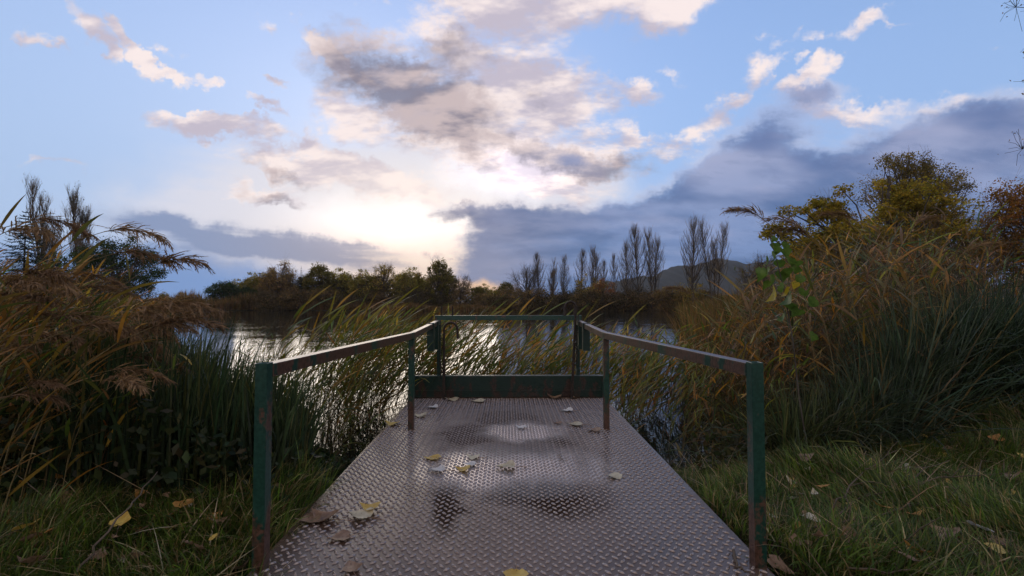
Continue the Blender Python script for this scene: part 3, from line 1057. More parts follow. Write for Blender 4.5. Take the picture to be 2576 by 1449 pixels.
def spruce_mesh(h=12.0, w=5.0, seed=0, tiers=26, col=(0.022, 0.034, 0.022)):
    global rng
    old, rng = rng, np.random.default_rng(seed)
    tr, cr = MB(), MB()
    t = np.linspace(0, 1, 6)
    V, q = tubes(np.stack([0 * t, 0 * t, t * h], -1)[None], (0.16 * h / 12 * (1 - 0.95 * t))[None], 6)
    tr.add(V, q)
    for k in range(tiers):
        u = (k + rng.uniform(-.3, .3)) / tiers
        z = h * (0.06 + 0.92 * u)
        n_ = int(10 - 5 * u)
        R = w / 2 * (1 - u) ** 0.85 * rng.uniform(0.7, 1.12, n_) + 0.12
        az = np.arange(n_) * 2 * math.pi / n_ + rng.uniform(0, 6)
        A = np.tile([0, 0, z], (n_, 1)).astype(float)
        B = A + np.stack([np.cos(az) * R, np.sin(az) * R, -0.10 * R + 0.12 * (u > .8)], -1)
        P = curve_pts(A, B, 5, -0.10 * R, 0.02 * R)
        P[:, -1, 2] += 0.08 * R
        V, q = tubes(P, np.linspace(1, 0.3, 5)[None] * np.full((n_, 1), 0.025), 3)
        tr.add(V, q)
        m_ = 34
        bi = np.repeat(np.arange(n_), m_)
        f = rng.uniform(0.08, 1.0, n_ * m_) * 4
        i0 = np.minimum(f.astype(int), 3)
        g = (f - i0)[:, None]
        S = P[bi, i0] * (1 - g) + P[bi, i0 + 1] * g
        a2 = az[bi] + rng.choice([-1, 1], len(bi)) * rng.uniform(0.4, 1.1, len(bi))
        ln = (0.12 + 0.24 * (1 - f / 4)) * R[bi] * rng.uniform(0.5, 1.3, len(bi)) + 0.05
        V, q, tri, kk = ribbons(S, a2, rng.uniform(1.45, 2.0, len(bi)), rng.uniform(0.1, 0.6, len(bi)), ln, 0.075, 2)
        cc = palette(len(bi), [col, (col[0] * 1.5, col[1] * 1.35, col[2])], [1, 1], 0.2)
        cr.add(V, q, tri, np.repeat(cc, kk, 0))
    rng = old
    return tr.me('trunk', M_BARK, True), cr.me('crown', M_FAR, True, True)


def tree(name, meshes, loc, label, cat='tree', group=None, rz=None, scale=1.0):
    e = empty(name, loc, label, cat, group, random.uniform(0, 6.28) if rz is None else rz, scale)
    put('trunk', meshes[0], e)
    put('crown', meshes[1], e)
    return e


def gz(x, y):
    return float(ground_z(x, y))


def stand(name, meshes, px, top, d, h0, label, cat='tree', group=None, rz=None, wk=1.0):
    """put a tree whose mesh is h0 tall at picture column px so that its top reaches row top at distance d"""
    P = at(px, top, d)
    z0 = gz(P.x, P.y)
    k = (P.z - z0) / h0
    return tree(name, meshes, (P.x, P.y, z0 - 0.03), label, cat, group, rz, (k * wk, k * wk, k))


OLIVE = ((0.245, 0.216, 0.058), (0.173, 0.173, 0.046), (0.317, 0.245, 0.064))
GREEN = ((0.105, 0.100, 0.030), (0.13, 0.12, 0.034), (0.18, 0.145, 0.04))
DARKG = ((0.032, 0.054, 0.025), (0.047, 0.072, 0.029))
BROWN = ((0.230, 0.150, 0.069), (0.173, 0.122, 0.064), (0.274, 0.179, 0.072))
YELL = ((0.461, 0.317, 0.064), (0.317, 0.245, 0.064), (0.216, 0.187, 0.058))
RED = ((0.317, 0.130, 0.064), (0.245, 0.130, 0.064))
pop = [poplar_mesh(18, 7.0, 66, 20, 11, tw_r=0.012), poplar_mesh(18, 7.6, 70, 18, 12, stems=2, tw_r=0.012), poplar_mesh(18, 6.4, 62, 20, 13, tw_r=0.012), poplar_mesh(18, 8.4, 72, 16, 14, stems=3, tw_r=0.012)]
wide = poplar_mesh(14, 8.5, 60, 18, 21, stems=3, tw_r=0.012)
fan = broad_mesh(13, 9, 0.15, 60, 1, 0.2, BROWN, None, 22, bare=1.0, twigs=26, spread=1.2)
tA = broad_mesh(11, 8.5, 0.0, 130, 60, 0.36, OLIVE, None, 31)
tB = broad_mesh(11, 7.5, 0.0, 130, 70, 0.34, GREEN, None, 32)
tC = broad_mesh(11, 9.0, 0.0, 120, 55, 0.32, BROWN, None, 33, twigs=20)
tD = broad_mesh(8, 9.0, 0.05, 100, 80, 0.36, DARKG, None, 34)
tE = broad_mesh(12, 6.5, 0.2, 80, 40, 0.28, YELL, None, 35, twigs=26, bare=0.2)
tF = broad_mesh(10, 8.0, 0.3, 60, 5, 0.2, BROWN, None, 36, twigs=30, r0=0.25)
tY = broad_mesh(6, 6.0, 0.05, 70, 45, 0.2, YELL, None, 37, twigs=12)
tR = broad_mesh(6, 5.0, 0.05, 70, 50, 0.2, RED, None, 38, twigs=12)
shr = [broad_mesh(3.2, 5.0, 0.0, 60, 30, 0.16, BROWN, None, 41, r0=0.08, twigs=16), broad_mesh(3.2, 5.5, 0.0, 60, 34, 0.16, ((0.05, 0.042, 0.022), (0.06, 0.05, 0.02)), None, 42, r0=0.08, twigs=16)]
spr = spruce_mesh(12, 4.2, 51, 30, (0.014, 0.024, 0.018))

FB = 'trees along the far bank'
stand('tree', tA, 412, 735, 165, 11, 'pale olive tree low on the far bank nearest the left reed plumes', group=FB)
stand('tree', tE, 455, 733, 170, 12, 'thin yellowish tree second from the left on the far bank', group=FB)
stand('tree', tD, 563, 708, 112, 8, 'dark green spreading tree at the left end of the far wood', group=FB)
stand('tree', tA, 590, 704, 120, 11, 'olive topped tree behind the dark green spreading tree', group=FB)
stand('tree', tD, 625, 722, 114, 8, 'low dark green tree between the olive tree and the tall brown one', group=FB)
stand('tree', tA, 655, 690, 120, 11, 'yellow olive tree on the left shoulder of the tall brown tree', group=FB)
stand('tree', tC, 702, 664, 113, 11, 'tall brown half bare tree left of the thin spruce', group=FB)
stand('tree', tF, 737, 675, 118, 10, 'grey bare tree crowding the thin spruce from the left', group=FB)
stand('spruce', spr, 758, 667, 110, 12, 'thin dark spruce spire among the autumn trees', cat='spruce', wk=0.55)
stand('tree', tB, 806, 667, 111, 11, 'dense green round headed tree right of the thin spruce', group=FB)
stand('tree', tA, 858, 678, 115, 11, 'olive yellow tree beside the dense green round one', group=FB)
stand('tree', tC, 890, 690, 118, 11, 'low brown olive tree in the middle of the far wood', group=FB)
stand('tree', tA, 918, 682, 112, 11, 'olive tree left of the tall sparse yellow one', group=FB, rz=1.2)
stand('tree', tE, 968, 663, 112, 12, 'tall sparse yellow leaved tree with open top', group=FB)
stand('tree', tA, 1030, 676, 112, 11, 'warm olive tree glowing below the sunset cloud', group=FB, rz=4.0)
stand('tree', tC, 1062, 690, 116, 11, 'brown tree tucked left of the tall sunlit one', group=FB)
stand('tree', tB, 1103, 656, 108, 11, 'tall narrow sunlit tree where the sunset glow meets the wood', group=FB, wk=0.75)
stand('tree', tF, 1158, 694, 110, 10, 'dark bare crooked tree at the right end of the wood', group=FB)
stand('tree', tA, 1215, 716, 128, 11, 'small olive tree in the orange gap of the horizon', group=FB, rz=2.2)
stand('tree', tB, 1200, 722, 120, 11, 'low green tree under the orange gap of the horizon', group=FB, rz=.4)
stand('tree', tB, 1275, 710, 114, 11, 'small bright green tree just left of the bare poplars', group=FB, rz=3.1)
stand('tree', tA, 1245, 724, 118, 11, 'low olive tree beside the small bright green one', group=FB, rz=5.1)

for i, px in enumerate((640, 672, 720, 770, 832, 870, 905, 945, 1000, 1045, 1080, 1125)):
    stand('tree', (tA, tC, tE, tB)[i % 4], px, random.uniform(688, 704), random.uniform(119, 127), (11, 11, 12, 11)[i % 4],
          ('olive tree of the far wood seen between the front trees', 'brown tree of the far wood seen between the front trees', 'thin yellow tree of the far wood seen between the front trees', 'green tree of the far wood seen between the front trees')[i % 4], group='second row of the far wood')

PG = 'bare poplars along the far bank'
stand('poplar', fan, 1325, 663, 112, 13, 'bare fan shaped tree at the left end of the poplar row', group=PG)
stand('poplar', pop[2], 1357, 643, 113, 18, 'slim bare poplar right of the fan shaped tree', group=PG)
stand('poplar', wide, 1390, 660, 114, 14, 'broad bare poplar with rounded top', group=PG)
stand('poplar', pop[0], 1420, 647, 116, 18, 'bare poplar on the right shoulder of the broad one', group=PG)
stand('poplar', pop[2], 1459, 635, 113, 18, 'single straight bare poplar left of the reddish shrub', group=PG, rz=1)
stand('poplar', pop[1], 1494, 627, 114, 18, 'twin topped bare poplar above the reddish shrub', group=PG)
stand('poplar', pop[2], 1517, 660, 117, 18, 'short bare poplar right of the twin topped one', group=PG, rz=2)
stand('poplar', pop[2], 1547, 645, 125, 18, 'thin faint poplar standing alone in a gap', group=PG, rz=3, wk=0.8)
stand('poplar', pop[0], 1577, 614, 104, 18, 'left poplar of the tall group of three', group=PG, rz=.5)
stand('poplar', pop[2], 1608, 578, 104, 18, 'tallest middle poplar of the group of three', group=PG, rz=4, wk=1.0)
stand('poplar', pop[1], 1641, 586, 104, 18, 'right poplar of the tall group of three', group=PG, rz=.3)
stand('poplar', pop[0], 1743, 557, 98, 18, 'left poplar of the tall pair before the hills', group=PG, rz=2.5)
stand('poplar', pop[3], 1795, 558, 98, 18, 'right many stemmed poplar of the tall pair before the hills', group=PG, rz=0.1)
stand('shrub', tY, 1482, 694, 108, 6, 'yellow autumn shrub at the foot of the twin topped poplar', 'shrub')
stand('shrub', tR, 1516, 702, 106, 6, 'reddish brown autumn shrub below the poplar row', 'shrub')
stand('shrub', tY, 1730, 705, 101, 6, 'golden shrub at the foot of the left pair poplar', 'shrub', rz=2)
stand('shrub', tY, 1670, 725, 103, 6, 'low golden shrub right of the group of three poplars', 'shrub', rz=3)
stand('tree', tE, 1918, 664, 104, 12, 'small yellow tipped tree behind the right reeds', group='small trees behind the right reeds', wk=0.8)
stand('tree', tF, 1905, 645, 70, 10, 'reddish twiggy bare tree left of the green sapling', group='small trees behind the right reeds')

ORD = 'first second third fourth fifth sixth seventh eighth ninth tenth eleventh twelfth thirteenth fourteenth fifteenth sixteenth seventeenth eighteenth nineteenth twentieth twenty-first'.split()
SG = 'brown thicket shrubs on the far bank'
for i, px in enumerate(range(1310, 1800, 27)):
    d = 104.5 - (px - 1310) * 0.008 + random.uniform(-1, 2.5)
    stand('thicket_shrub', shr[i % 2], px + random.uniform(-8, 8), random.uniform(722, 736), d, 3.2, ORD[i] + ' brown thicket shrub from the left under the poplar row', 'shrub', SG)
SH = 'dark shrubs at the foot of the far wood'
for i, px in enumerate(range(640, 1310, 34)):
    stand('thicket_shrub', shr[(i + 1) % 2], px + random.uniform(-8, 8), random.uniform(722, 748), 106 + random.uniform(-1, 2), 3.2, ORD[i] + ' low dark shrub from the left at the foot of the far wood', 'shrub', SH)

# brown reed belts along the far waterline
N = 15000
bx = rng.uniform(-95, 46, N)
by = np.full(N, 99.0)
for _ in range(10):                       # march to the bank
    by = by + np.clip(pond(bx, by), -3, 3) * 0.8
by += rng.uniform(-1.0, 2.2, N)
hh = rng.uniform(1.3, 2.4, N) * np.interp(bx, [-95, -60, -45, -38, 0, 46], [2.0, 1.6, 1.3, 0.8, 0.5, 0.5]) * (1 + 0.25 * np.sin(bx * 0.5))
V, q, t_, kk = ribbons(np.stack([bx, by, np.maximum(ground_z(bx, by), WATER_Z) - 0.05], -1), rng.uniform(0, 6.28, N), rng.uniform(0, 0.12, N), rng.uniform(0, 0.5, N), hh, rng.uniform(0.07, 0.16, N), 3)
cc = palette(N, [(0.19, 0.115, 0.055), (0.14, 0.09, 0.045), (0.23, 0.15, 0.07), (0.11, 0.10, 0.04)], [4, 3, 2, 1], 0.2)
put('reed_belt', mesh('reed_belt', V, [q, t_], M_FAR, np.repeat(cc, kk, 0)), label='brown reed belt along the far waterline', kind='stuff')
for sgn, N in ((1, 9000), (-1, 6000)):
    by = (8.5 if sgn > 0 else 32.0) + (95 if sgn > 0 else 72) * rng.random(N) ** 1.7
    bx = (0.40 * by + 0.66 + rng.uniform(-0.6, 3.5, N) * (1 + by * 0.03)) if sgn > 0 else (-0.83 * by + 2.2 - rng.uniform(-0.6, 3.0, N) * (1 + by * 0.03))
    V, q, t_, kk = ribbons(np.stack([bx, by, np.maximum(ground_z(bx, by), WATER_Z) - 0.05], -1), rng.uniform(0, 6.28, N), np.abs(rng.normal(0, 0.2, N)), rng.uniform(0, 1.3, N), rng.uniform(1.2, 2.3, N), 0.02 + 0.0012 * by, 4)
    cc = palette(N, [(0.14, 0.085, 0.038), (0.10, 0.065, 0.03), (0.08, 0.08, 0.028), (0.18, 0.12, 0.055)], [3, 4, 3, 1], 0.2)
    put('reed_belt', mesh('reed_belt', V, [q, t_], M_FAR, np.repeat(cc, kk, 0)), label='brown olive reeds lining the %s shore' % ('right' if sgn > 0 else 'left'), kind='stuff')
# far wood behind everything, reads as one mass
N = 42000
fx = rng.uniform(-170, 120, N)
fy = rng.uniform(124, 150, N)
fh = (4.2 + 1.2 * np.sin(fx * 0.11) + 0.8 * np.sin(fx * 0.37)) * np.interp(fx, [-170, -110, -75, -60, -2, 6, 120], [1.2, 0.4, 0.35, 1.5, 1.5, 0.55, 0.6])
fz = rng.uniform(0, 1, N) * fh
V, q = cards(np.stack([fx, fy, 0.35 + fz], -1), 0.55)
put('far_woods', mesh('far_woods', V, [q], M_FAR, np.repeat(palette(N, OLIVE + BROWN + DARKG, [1] * 8, 0.2), 4, 0)), label='distant brown and olive scrub behind the far bank', kind='stuff')

# left bank: poplars, spruce, round evergreen
popL = poplar_mesh(16, 4.6, 60, 20, 61, leafy=0.2, stems=3, tw_r=0.009, r0=0.17, leafcol=((0.05, 0.05, 0.02),))
popM = poplar_mesh(16, 3.6, 62, 22, 62, leafy=0.2, stems=2, tw_r=0.009, r0=0.17, leafcol=((0.06, 0.05, 0.02),))
stand('poplar', popL, 118, 466, 52, 16, 'many stemmed bare poplar beside the spruce', rz=0.0, group='poplars on the left bank')
stand('poplar', popM, 204, 482, 54, 16, 'bare poplar standing behind the round evergreen', rz=0.5, group='poplars on the left bank')
stand('spruce', spruce_mesh(12, 8.5, 63, 30, (0.016, 0.026, 0.018)), 66, 520, 46, 12, 'broad drooping dark spruce above the reeds at the left edge', 'spruce')
stand('evergreen_tree', broad_mesh(9, 8.5, 0.05, 130, 130, 0.17, DARKG, None, 64, r0=0.25, spread=0.62), 305, 600, 44, 9, 'round dark evergreen tree behind the arching reed plumes', wk=1.0)
stand('evergreen_tree', broad_mesh(8, 7, 0.05, 90, 110, 0.17, DARKG, None, 65, r0=0.2, spread=0.62), 215, 615, 46, 8, 'lower dark evergreen tree under the second poplar')

# right bank: leaning willow with two heads, bare willow, orange tree
will = broad_mesh(14, 9, 0.2, 180, 230, 0.165, ((0.26, 0.20, 0.03), (0.19, 0.165, 0.028), (0.33, 0.25, 0.035)), None, 71, spread=0.46, r0=0.3, twigs=10, tw=0.5,
                  lobes=[(-5.9, 0, 6.4, 1.5, 0.7), (-4.6, 0.4, 7.7, 1.5, 0.9), (-2.9, -0.4, 8.7, 1.5, 0.9), (-3.4, 0, 7.0, 1.7, 0.9), (0.2, 0.3, 8.9, 1.4, 0.8), (1.9, -0.3, 8.5, 1.7, 0.9), (3.1, 0, 7.4, 1.3, 0.9), (1.0, 0, 7.2, 1.9, 1.0), (-2.0, 0, 5.0, 4.0, 1.6), (2.5, 0, 4.8, 3.2, 1.6)])
P = at(2235, 480, 36)
tree('willow', will, (P.x, P.y, gz(P.x, P.y) - 0.05), 'yellow green leafy willow with wide flat topped heads', rz=-0.25, scale=(1.25, 1.15, 1.14))
high = broad_mesh(15, 8.5, 0.5, 100, 110, 0.135, ((0.20, 0.15, 0.045), (0.15, 0.12, 0.04)), None, 72, spread=0.5, r0=0.28, twigs=12, bare=0.0, skew=0.5, tw=0.45, limb=0.6,
                  lobes=[(-0.6, 0, 12.9, 1.2, 0.9), (1.5, 0.3, 13.1, 1.2, 0.8), (0.4, -0.4, 11.6, 1.7, 1.0), (3.1, 0, 11.9, 1.3, 0.8), (4.9, 0.2, 11.7, 1.1, 0.6), (6.0, 0, 11.1, 0.8, 0.5), (2.6, 0, 10.6, 1.5, 0.7), (-3.0, 0, 10.4, 1.0, 1.1), (-1.6, 0, 10.6, 1.0, 0.8)])
P = at(2270, 400, 40)
tree('willow', high, (P.x, P.y, gz(P.x, P.y) - 0.05), 'tall sparse willow with open windswept crown above the leafy one', rz=0.15, scale=1.06)
tree_w = broad_mesh(9, 8.5, 0.12, 90, 8, 0.11, ((0.17, 0.11, 0.05),), None, 73, spread=0.9, r0=0.2, twigs=34, tw=0.5, twig_col=(0.17, 0.12, 0.08))
stand('willow', tree_w, 2425, 520, 34, 9, 'bare brown twiggy willow between the leafy willow and the orange tree')
stand('orange_tree', broad_mesh(11, 8, 0.1, 150, 200, 0.16, ((0.23, 0.11, 0.03), (0.18, 0.09, 0.03), (0.26, 0.15, 0.035)), None, 74, spread=0.7, r0=0.25, twigs=14, tw=0.5), 2670, 440, 27, 11, 'orange brown autumn tree at the right edge')
stand('orange_tree', broad_mesh(8, 8, 0.05, 100, 70, 0.13, ((0.18, 0.11, 0.04), (0.14, 0.09, 0.035)), None, 75, spread=0.7, r0=0.2, twigs=24), 2330, 600, 30, 8, 'low brown autumn tree under the leafy willow')
stand('orange_tree', broad_mesh(8, 9, 0.05, 100, 80, 0.13, ((0.13, 0.11, 0.03), (0.16, 0.11, 0.035)), None, 76, spread=0.7, r0=0.2, twigs=20), 2090, 610, 34, 8, 'low olive tree filling in left of the leafy willow')

# a near tree outside the frame whose outer twigs reach in at the top right
mbT, mbC = MB(), MB()
root_p = Vector((14.6, 9.5, 0))
tp = np.array([[0, 0, 0], [0.1, 0, 2.5], [0.0, 0.1, 5], [-0.2, 0, 7.5], [-0.2, 0.2, 10]])
V, q = tubes(tp[None], np.array([[0.2, 0.17, 0.13, 0.09, 0.05]]), 7)
mbT.add(V, q)
for (X_, Y_, z_) in ((2556, 18, 9.0), (2572, 375, 5.2), (2600, 200, 7.0), (2640, 60, 9.0), (2650, 420, 5.0)):
    e = at(X_, Y_, 10.5) - root_p
    s0 = np.array([0, 0, z_ * 0.75])
    Pn = curve_pts(s0[None], np.array([tuple(e)]), 7, np.array([0.25]), np.array([0.06]))
    V, q = tubes(Pn, np.linspace(0.035, 0.006, 7)[None], 5)
    mbT.add(V, q)
    S = np.repeat(Pn[0, 3:], 14, 0)
    E = S + rng.normal(0, 0.22, S.shape) + np.array([-0.05, 0, 0.06])
    Q = curve_pts(S, E, 3, np.full(len(S), 0.03), np.full(len(S), 0.03))
    V, q = tubes(Q, np.full((len(S), 3), 0.004), 3)
    mbC.add(V, q, c=(0.06, 0.045, 0.035))
    Cn = Q[rng.integers(0, len(S), 60), 2] + rng.normal(0, 0.04, (60, 3))
    V, q = cards(Cn, 0.055)
    mbC.add(V, q, c=np.repeat(palette(60, BROWN, [1, 1, 1]), 4, 0))
tree('tree', (mbT.me('trunk', M_BARK, True), mbC.me('crown', M_FAR, True, True)), root_p, 'dark twig tips of a tree reaching in at the upper right corner', rz=0.0)
# ------------------------------------------------------------------ reeds, sedge, grass
def base_z(x, y):
    return np.maximum(ground_z(x, y), WATER_Z - 0.15) - 0.02


def culm_paths(base, az, lean, bend, length, K=7, power=2.2):
    N = len(base)
    t = np.linspace(0, 1, K)
    tm = (t[1:] + t[:-1]) / 2
    th = lean[:, None] + bend[:, None] * tm[None] ** power
    d = np.stack([np.sin(th) * np.cos(az)[:, None], np.sin(th) * np.sin(az)[:, None], np.cos(th)], -1)
    P = np.concatenate([np.zeros((N, 1, 3)), np.cumsum(d * (length / (K - 1))[:, None, None], 1)], 1) + base[:, None]
    return P, th


BLADE = [0.35, 1.0, 0.92, 0.6, 0.0]


def reed_mass(name, x, y, h, az, lean, bend, leaves, cols, probs, label, lw=(0.012, 0.024), ll=(0.22, 0.42), culm_r=0.0028, leaf_az=0.7, lo=0.3, culm_c=((0.11, 0.08, 0.035), (0.07, 0.06, 0.025)), leaf_lean=(0.35, 0.9), leaf_bend=(0.3, 1.3), mat=None, pull=0.8):
    """many reeds in one bed: thin culms and blades"""
    N = len(x)
    base = np.stack([x, y, base_z(x, y)], -1)
    P, th = culm_paths(base, az, lean, bend, h)
    mb = MB()
    V, q = tubes(P, np.linspace(1.0, 0.45, 7)[None] * np.full((N, 1), culm_r), 3)
    mb.add(V, q, c=np.repeat(palette(N, culm_c, [1] * len(culm_c), 0.2), 21, 0))
    nl = N * leaves
    ri = np.repeat(np.arange(N), leaves)
    u = np.clip(np.tile(np.linspace(lo, 0.98, leaves), N) + rng.normal(0, 0.04, nl), lo * 0.8, 1.0)
    f = u * 6
    i0 = np.minimum(f.astype(int), 5)
    g = (f - i0)[:, None]
    S = P[ri, i0] * (1 - g) + P[ri, i0 + 1] * g
    side = np.where(np.arange(nl) % 2, 1, -1)
    # blades stream downwind: pulled towards the culm's own lean direction
    laz = az[ri] + side * np.abs(rng.normal(leaf_az, 0.35, nl)) * np.where(rng.random(nl) < pull, 0.6, 2.2)
    L = rng.uniform(ll[0], ll[1], nl) * (1 - 0.35 * (u > 0.85)) * np.minimum(1, h[ri] / 1.6)
    V, q, t_, kk = ribbons(S, laz, rng.uniform(*leaf_lean, nl), rng.uniform(*leaf_bend, nl), L, rng.uniform(lw[0], lw[1], nl), 4, 1.4, prof=BLADE)
    cc = palette(nl, cols, probs, 0.2)
    mb.add(V, q, t_, np.repeat(cc, kk, 0))
    return put(name, mb.me(name, mat or M_LEAF, True, True), label=label, kind='stuff')


def scatter(n, x0, x1, y0, y1, keep=None):
    x, y = rng.uniform(x0, x1, n * 3), rng.uniform(y0, y1, n * 3)
    k = np.ones(len(x), bool) if keep is None else keep(x, y)
    return x[k][:n], y[k][:n]


DB_ = (0.11, 0.065, 0.028)
OR_ = (0.36, 0.16, 0.026)
YO_ = (0.4, 0.26, 0.045)
BR_ = (0.24, 0.135, 0.05)
GR_ = (0.1, 0.135, 0.028)
YG_ = (0.21, 0.205, 0.034)
DG_ = (0.05, 0.072, 0.03)
ST_ = (0.34, 0.26, 0.15)
off_deck = lambda x, y: (np.abs(x) > 1.24) | (y > 5.85)


def norm(n, m, s):
    return rng.normal(m, s, n)


# --- left clump: brown windswept reeds
x, y = scatter(420, -7.2, -2.1, 2.7, 6.0, lambda x, y: (x / y > -1.35) & (x / y < -0.84))
h = np.interp(x / y, [-1.3, -1.1, -0.98, -0.9, -0.84], [1.62, 1.6, 1.45, 1.2, 0.95]) * rng.uniform(0.65, 1.05, len(x)) * (0.62 + 0.11 * y)
reed_mass('reed_bed', x, y, h, norm(len(x), 0.1, 0.5), np.abs(norm(len(x), 0.10, 0.08)), rng.uniform(0.5, 1.6, len(x)), 8, [OR_, YO_, BR_, GR_, ST_, DG_, DB_], [1.6, 0.8, 4, 2.2, .5, 2, 3],
          'tangle of brown and orange reed blades on the left bank', lw=(0.012, 0.022), ll=(0.2, 0.42))
# --- left of the deck: thin lattice of stems standing in the water
x, y = scatter(430, -4.4, -1.26, 4.3, 8.2, lambda x, y: (x / y > -0.62) & (x / y < -0.17))
h = np.interp(x / y, [-0.62, -0.5, -0.4, -0.3, -0.17], [1.15, 1.2, 1.35, 1.55, 1.4]) * rng.uniform(0.7, 1.1, len(x))
reed_mass('reed_bed', x, y, h, norm(len(x), 0.1, 0.7), np.abs(norm(len(x), 0.18, 0.15)), rng.uniform(0.1, 0.8, len(x)), 6, [GR_, YG_, BR_, DG_], [3, 2, 2, 3],
          'lattice of thin reed stems in bright water left of the jetty', lw=(0.006, 0.014), ll=(0.2, 0.4), lo=0.12, leaf_az=0.9, leaf_lean=(0.4, 1.2), culm_c=((0.05, 0.045, 0.02), (0.09, 0.06, 0.03)))
# --- past the end of the jetty
x, y = scatter(560, -3.2, 2.6, 6.1, 8.8, lambda x, y: x / y > -0.42)
h = rng.uniform(1.15, 1.75, len(x)) * np.interp(x, [-3.2, -1.6, -0.5, 0.6, 2.4], [1.15, 1.05, 0.9, 0.92, 0.9])
reed_mass('reed_bed', x, y, h, norm(len(x), 0.1, 0.75), np.abs(norm(len(x), 0.20, 0.12)), rng.uniform(0.3, 0.9, len(x)), 9, [GR_, YG_, YO_, OR_, BR_], [6, 3.5, 1.4, 2.2, 1.5],
          'green and yellow reeds swept sideways beyond the end of the jetty', lw=(0.016, 0.030), ll=(0.28, 0.52), lo=0.25, leaf_az=0.3, leaf_lean=(0.5, 1.1), leaf_bend=(0.1, 0.7))
# --- right of the deck
x, y = scatter(150, 1.3, 3.4, 3.9, 7.6, lambda x, y: (x / y > 0.2) & (x / y < 0.52) & ((x > 1.75) | (y > 5.6)))
h = rng.uniform(0.95, 1.35, len(x)) * np.interp(x / y, [0.2, 0.36, 0.52], [1.0, 0.95, 1.15])
reed_mass('reed_bed', x, y, h, norm(len(x), 0.1, 0.8), np.abs(norm(len(x), 0.14, 0.12)), rng.uniform(0.1, 0.8, len(x)), 7, [GR_, YG_, BR_, OR_, DG_], [4, 3, 3, 1, 2],
          'olive reeds with brown stems in the water right of the jetty', lw=(0.009, 0.019), ll=(0.18, 0.36), lo=0.3, culm_c=((0.10, 0.06, 0.03), (0.07, 0.045, 0.025)))
# --- right clump
x, y = scatter(640, 2.0, 7.0, 3.7, 6.9, lambda x, y: (x / y > 0.43) & (x / y < 1.15) & (y > np.interp(x / y, [0.43, 0.6, 0.75, 1.15], [3.7, 4.2, 4.9, 5.3])))
h = np.interp(x / y, [0.43, 0.5, 0.6, 0.7, 0.9, 1.0, 1.15], [1.25, 1.5, 1.8, 2.1, 2.15, 1.8, 1.6]) * rng.uniform(0.7, 1.06, len(x)) * (0.70 + 0.065 * y)
reed_mass('reed_bed', x, y, h, norm(len(x), 0.3, 0.9), np.abs(norm(len(x), 0.10, 0.09)), rng.uniform(0.15, 0.8, len(x)), 8, [OR_, YO_, BR_, GR_, YG_, ST_, DB_, DG_], [2.0, .6, 3.5, 2.5, 1.5, .3, 4, 2],
          'dense orange and brown reeds on the right bank', lw=(0.008, 0.024), ll=(0.16, 0.48), lo=0.2, pull=0.45, leaf_lean=(0.2, 1.3), leaf_bend=(0.0, 1.5))
# fine dry stalks threading the right clump
x, y = scatter(420, 2.2, 6.2, 3.8, 6.2, lambda x, y: (x / y > 0.45) & (x / y < 1.1) & (y > np.interp(x / y, [0.43, 0.6, 0.75, 1.15], [3.7, 4.1, 4.8, 5.2])))
reed_mass('dry_stalks', x, y, rng.uniform(1.0, 1.9, len(x)), rng.uniform(0, 6.28, len(x)), np.abs(norm(len(x), 0.15, 0.15)), rng.uniform(0.1, 0.6, len(x)), 6, [BR_, ST_, (0.10, 0.055, 0.025)], [3, 1, 3],
          'thin brown dry stalks threading the right reeds', lw=(0.003, 0.007), ll=(0.08, 0.22), lo=0.4, leaf_az=1.2, culm_c=((0.12, 0.065, 0.03), (0.08, 0.045, 0.025)))


def blades(name, x, y, length, az, lean, bend, width, cols, probs, label=None, nseg=5, mat=None, parent=None, zoff=0.0, origin=None, kind='stuff', jit=0.2):
    b_ = np.stack([x, y, base_z(x, y) + zoff], -1)
    if origin is not None:
        b_ = b_ - np.array(origin)
    V, q, t_, kk = ribbons(b_, az, lean, bend, length, width, nseg, 1.6)
    cc = palette(len(x), cols, probs, jit)
    return put(name, mesh(name, V, [q, t_], mat or M_LEAF, np.repeat(cc, kk, 0)), parent, label=label, kind=kind)


SEDGE = [(0.026, 0.044, 0.022), (0.042, 0.062, 0.028), (0.075, 0.082, 0.03)]
# --- dark sedge on the left bank
n_ = 5200
x, y = scatter(n_, -4.6, -1.35, 2.75, 4.9, lambda x, y: (x / y > -1.0) & (x / y < -0.44) & (y > 2.75 + 0.25 * (x + 1.3)) & (x < -1.3))
n_ = len(x)
blades('sedge', x, y, np.interp(x / y, [-1.0, -0.7, -0.55, -0.44], [1.2, 1.2, 1.0, 0.75]) * rng.uniform(0.5, 1.1, n_), norm(n_, 0.2, 1.3), np.abs(norm(n_, 0.10, 0.10)), rng.uniform(0.1, 1.4, n_) * rng.random(n_),
       rng.uniform(0.008, 0.017, n_), SEDGE, [3, 3, 1], 'dark green sedge blades on the left bank')
# --- shaded undergrowth of small leaves under the left reeds
n_ = 15000
x, y = scatter(n_, -5.2, -1.25, 2.55, 4.6, lambda x, y: (x / y > -1.3) & (y > 2.5 - 0.05 * x))
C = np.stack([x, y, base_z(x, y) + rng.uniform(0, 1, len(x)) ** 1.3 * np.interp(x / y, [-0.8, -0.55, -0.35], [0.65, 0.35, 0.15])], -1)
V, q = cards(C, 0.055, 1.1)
put('undergrowth', mesh('undergrowth', V, [q], M_LEAF, np.repeat(palette(len(x), [(0.02, 0.035, 0.014), (0.035, 0.045, 0.016), (0.05, 0.04, 0.015)], [3, 2, 1], 0.25), 4, 0)), label='dark leafy undergrowth below the left reeds', kind='stuff')
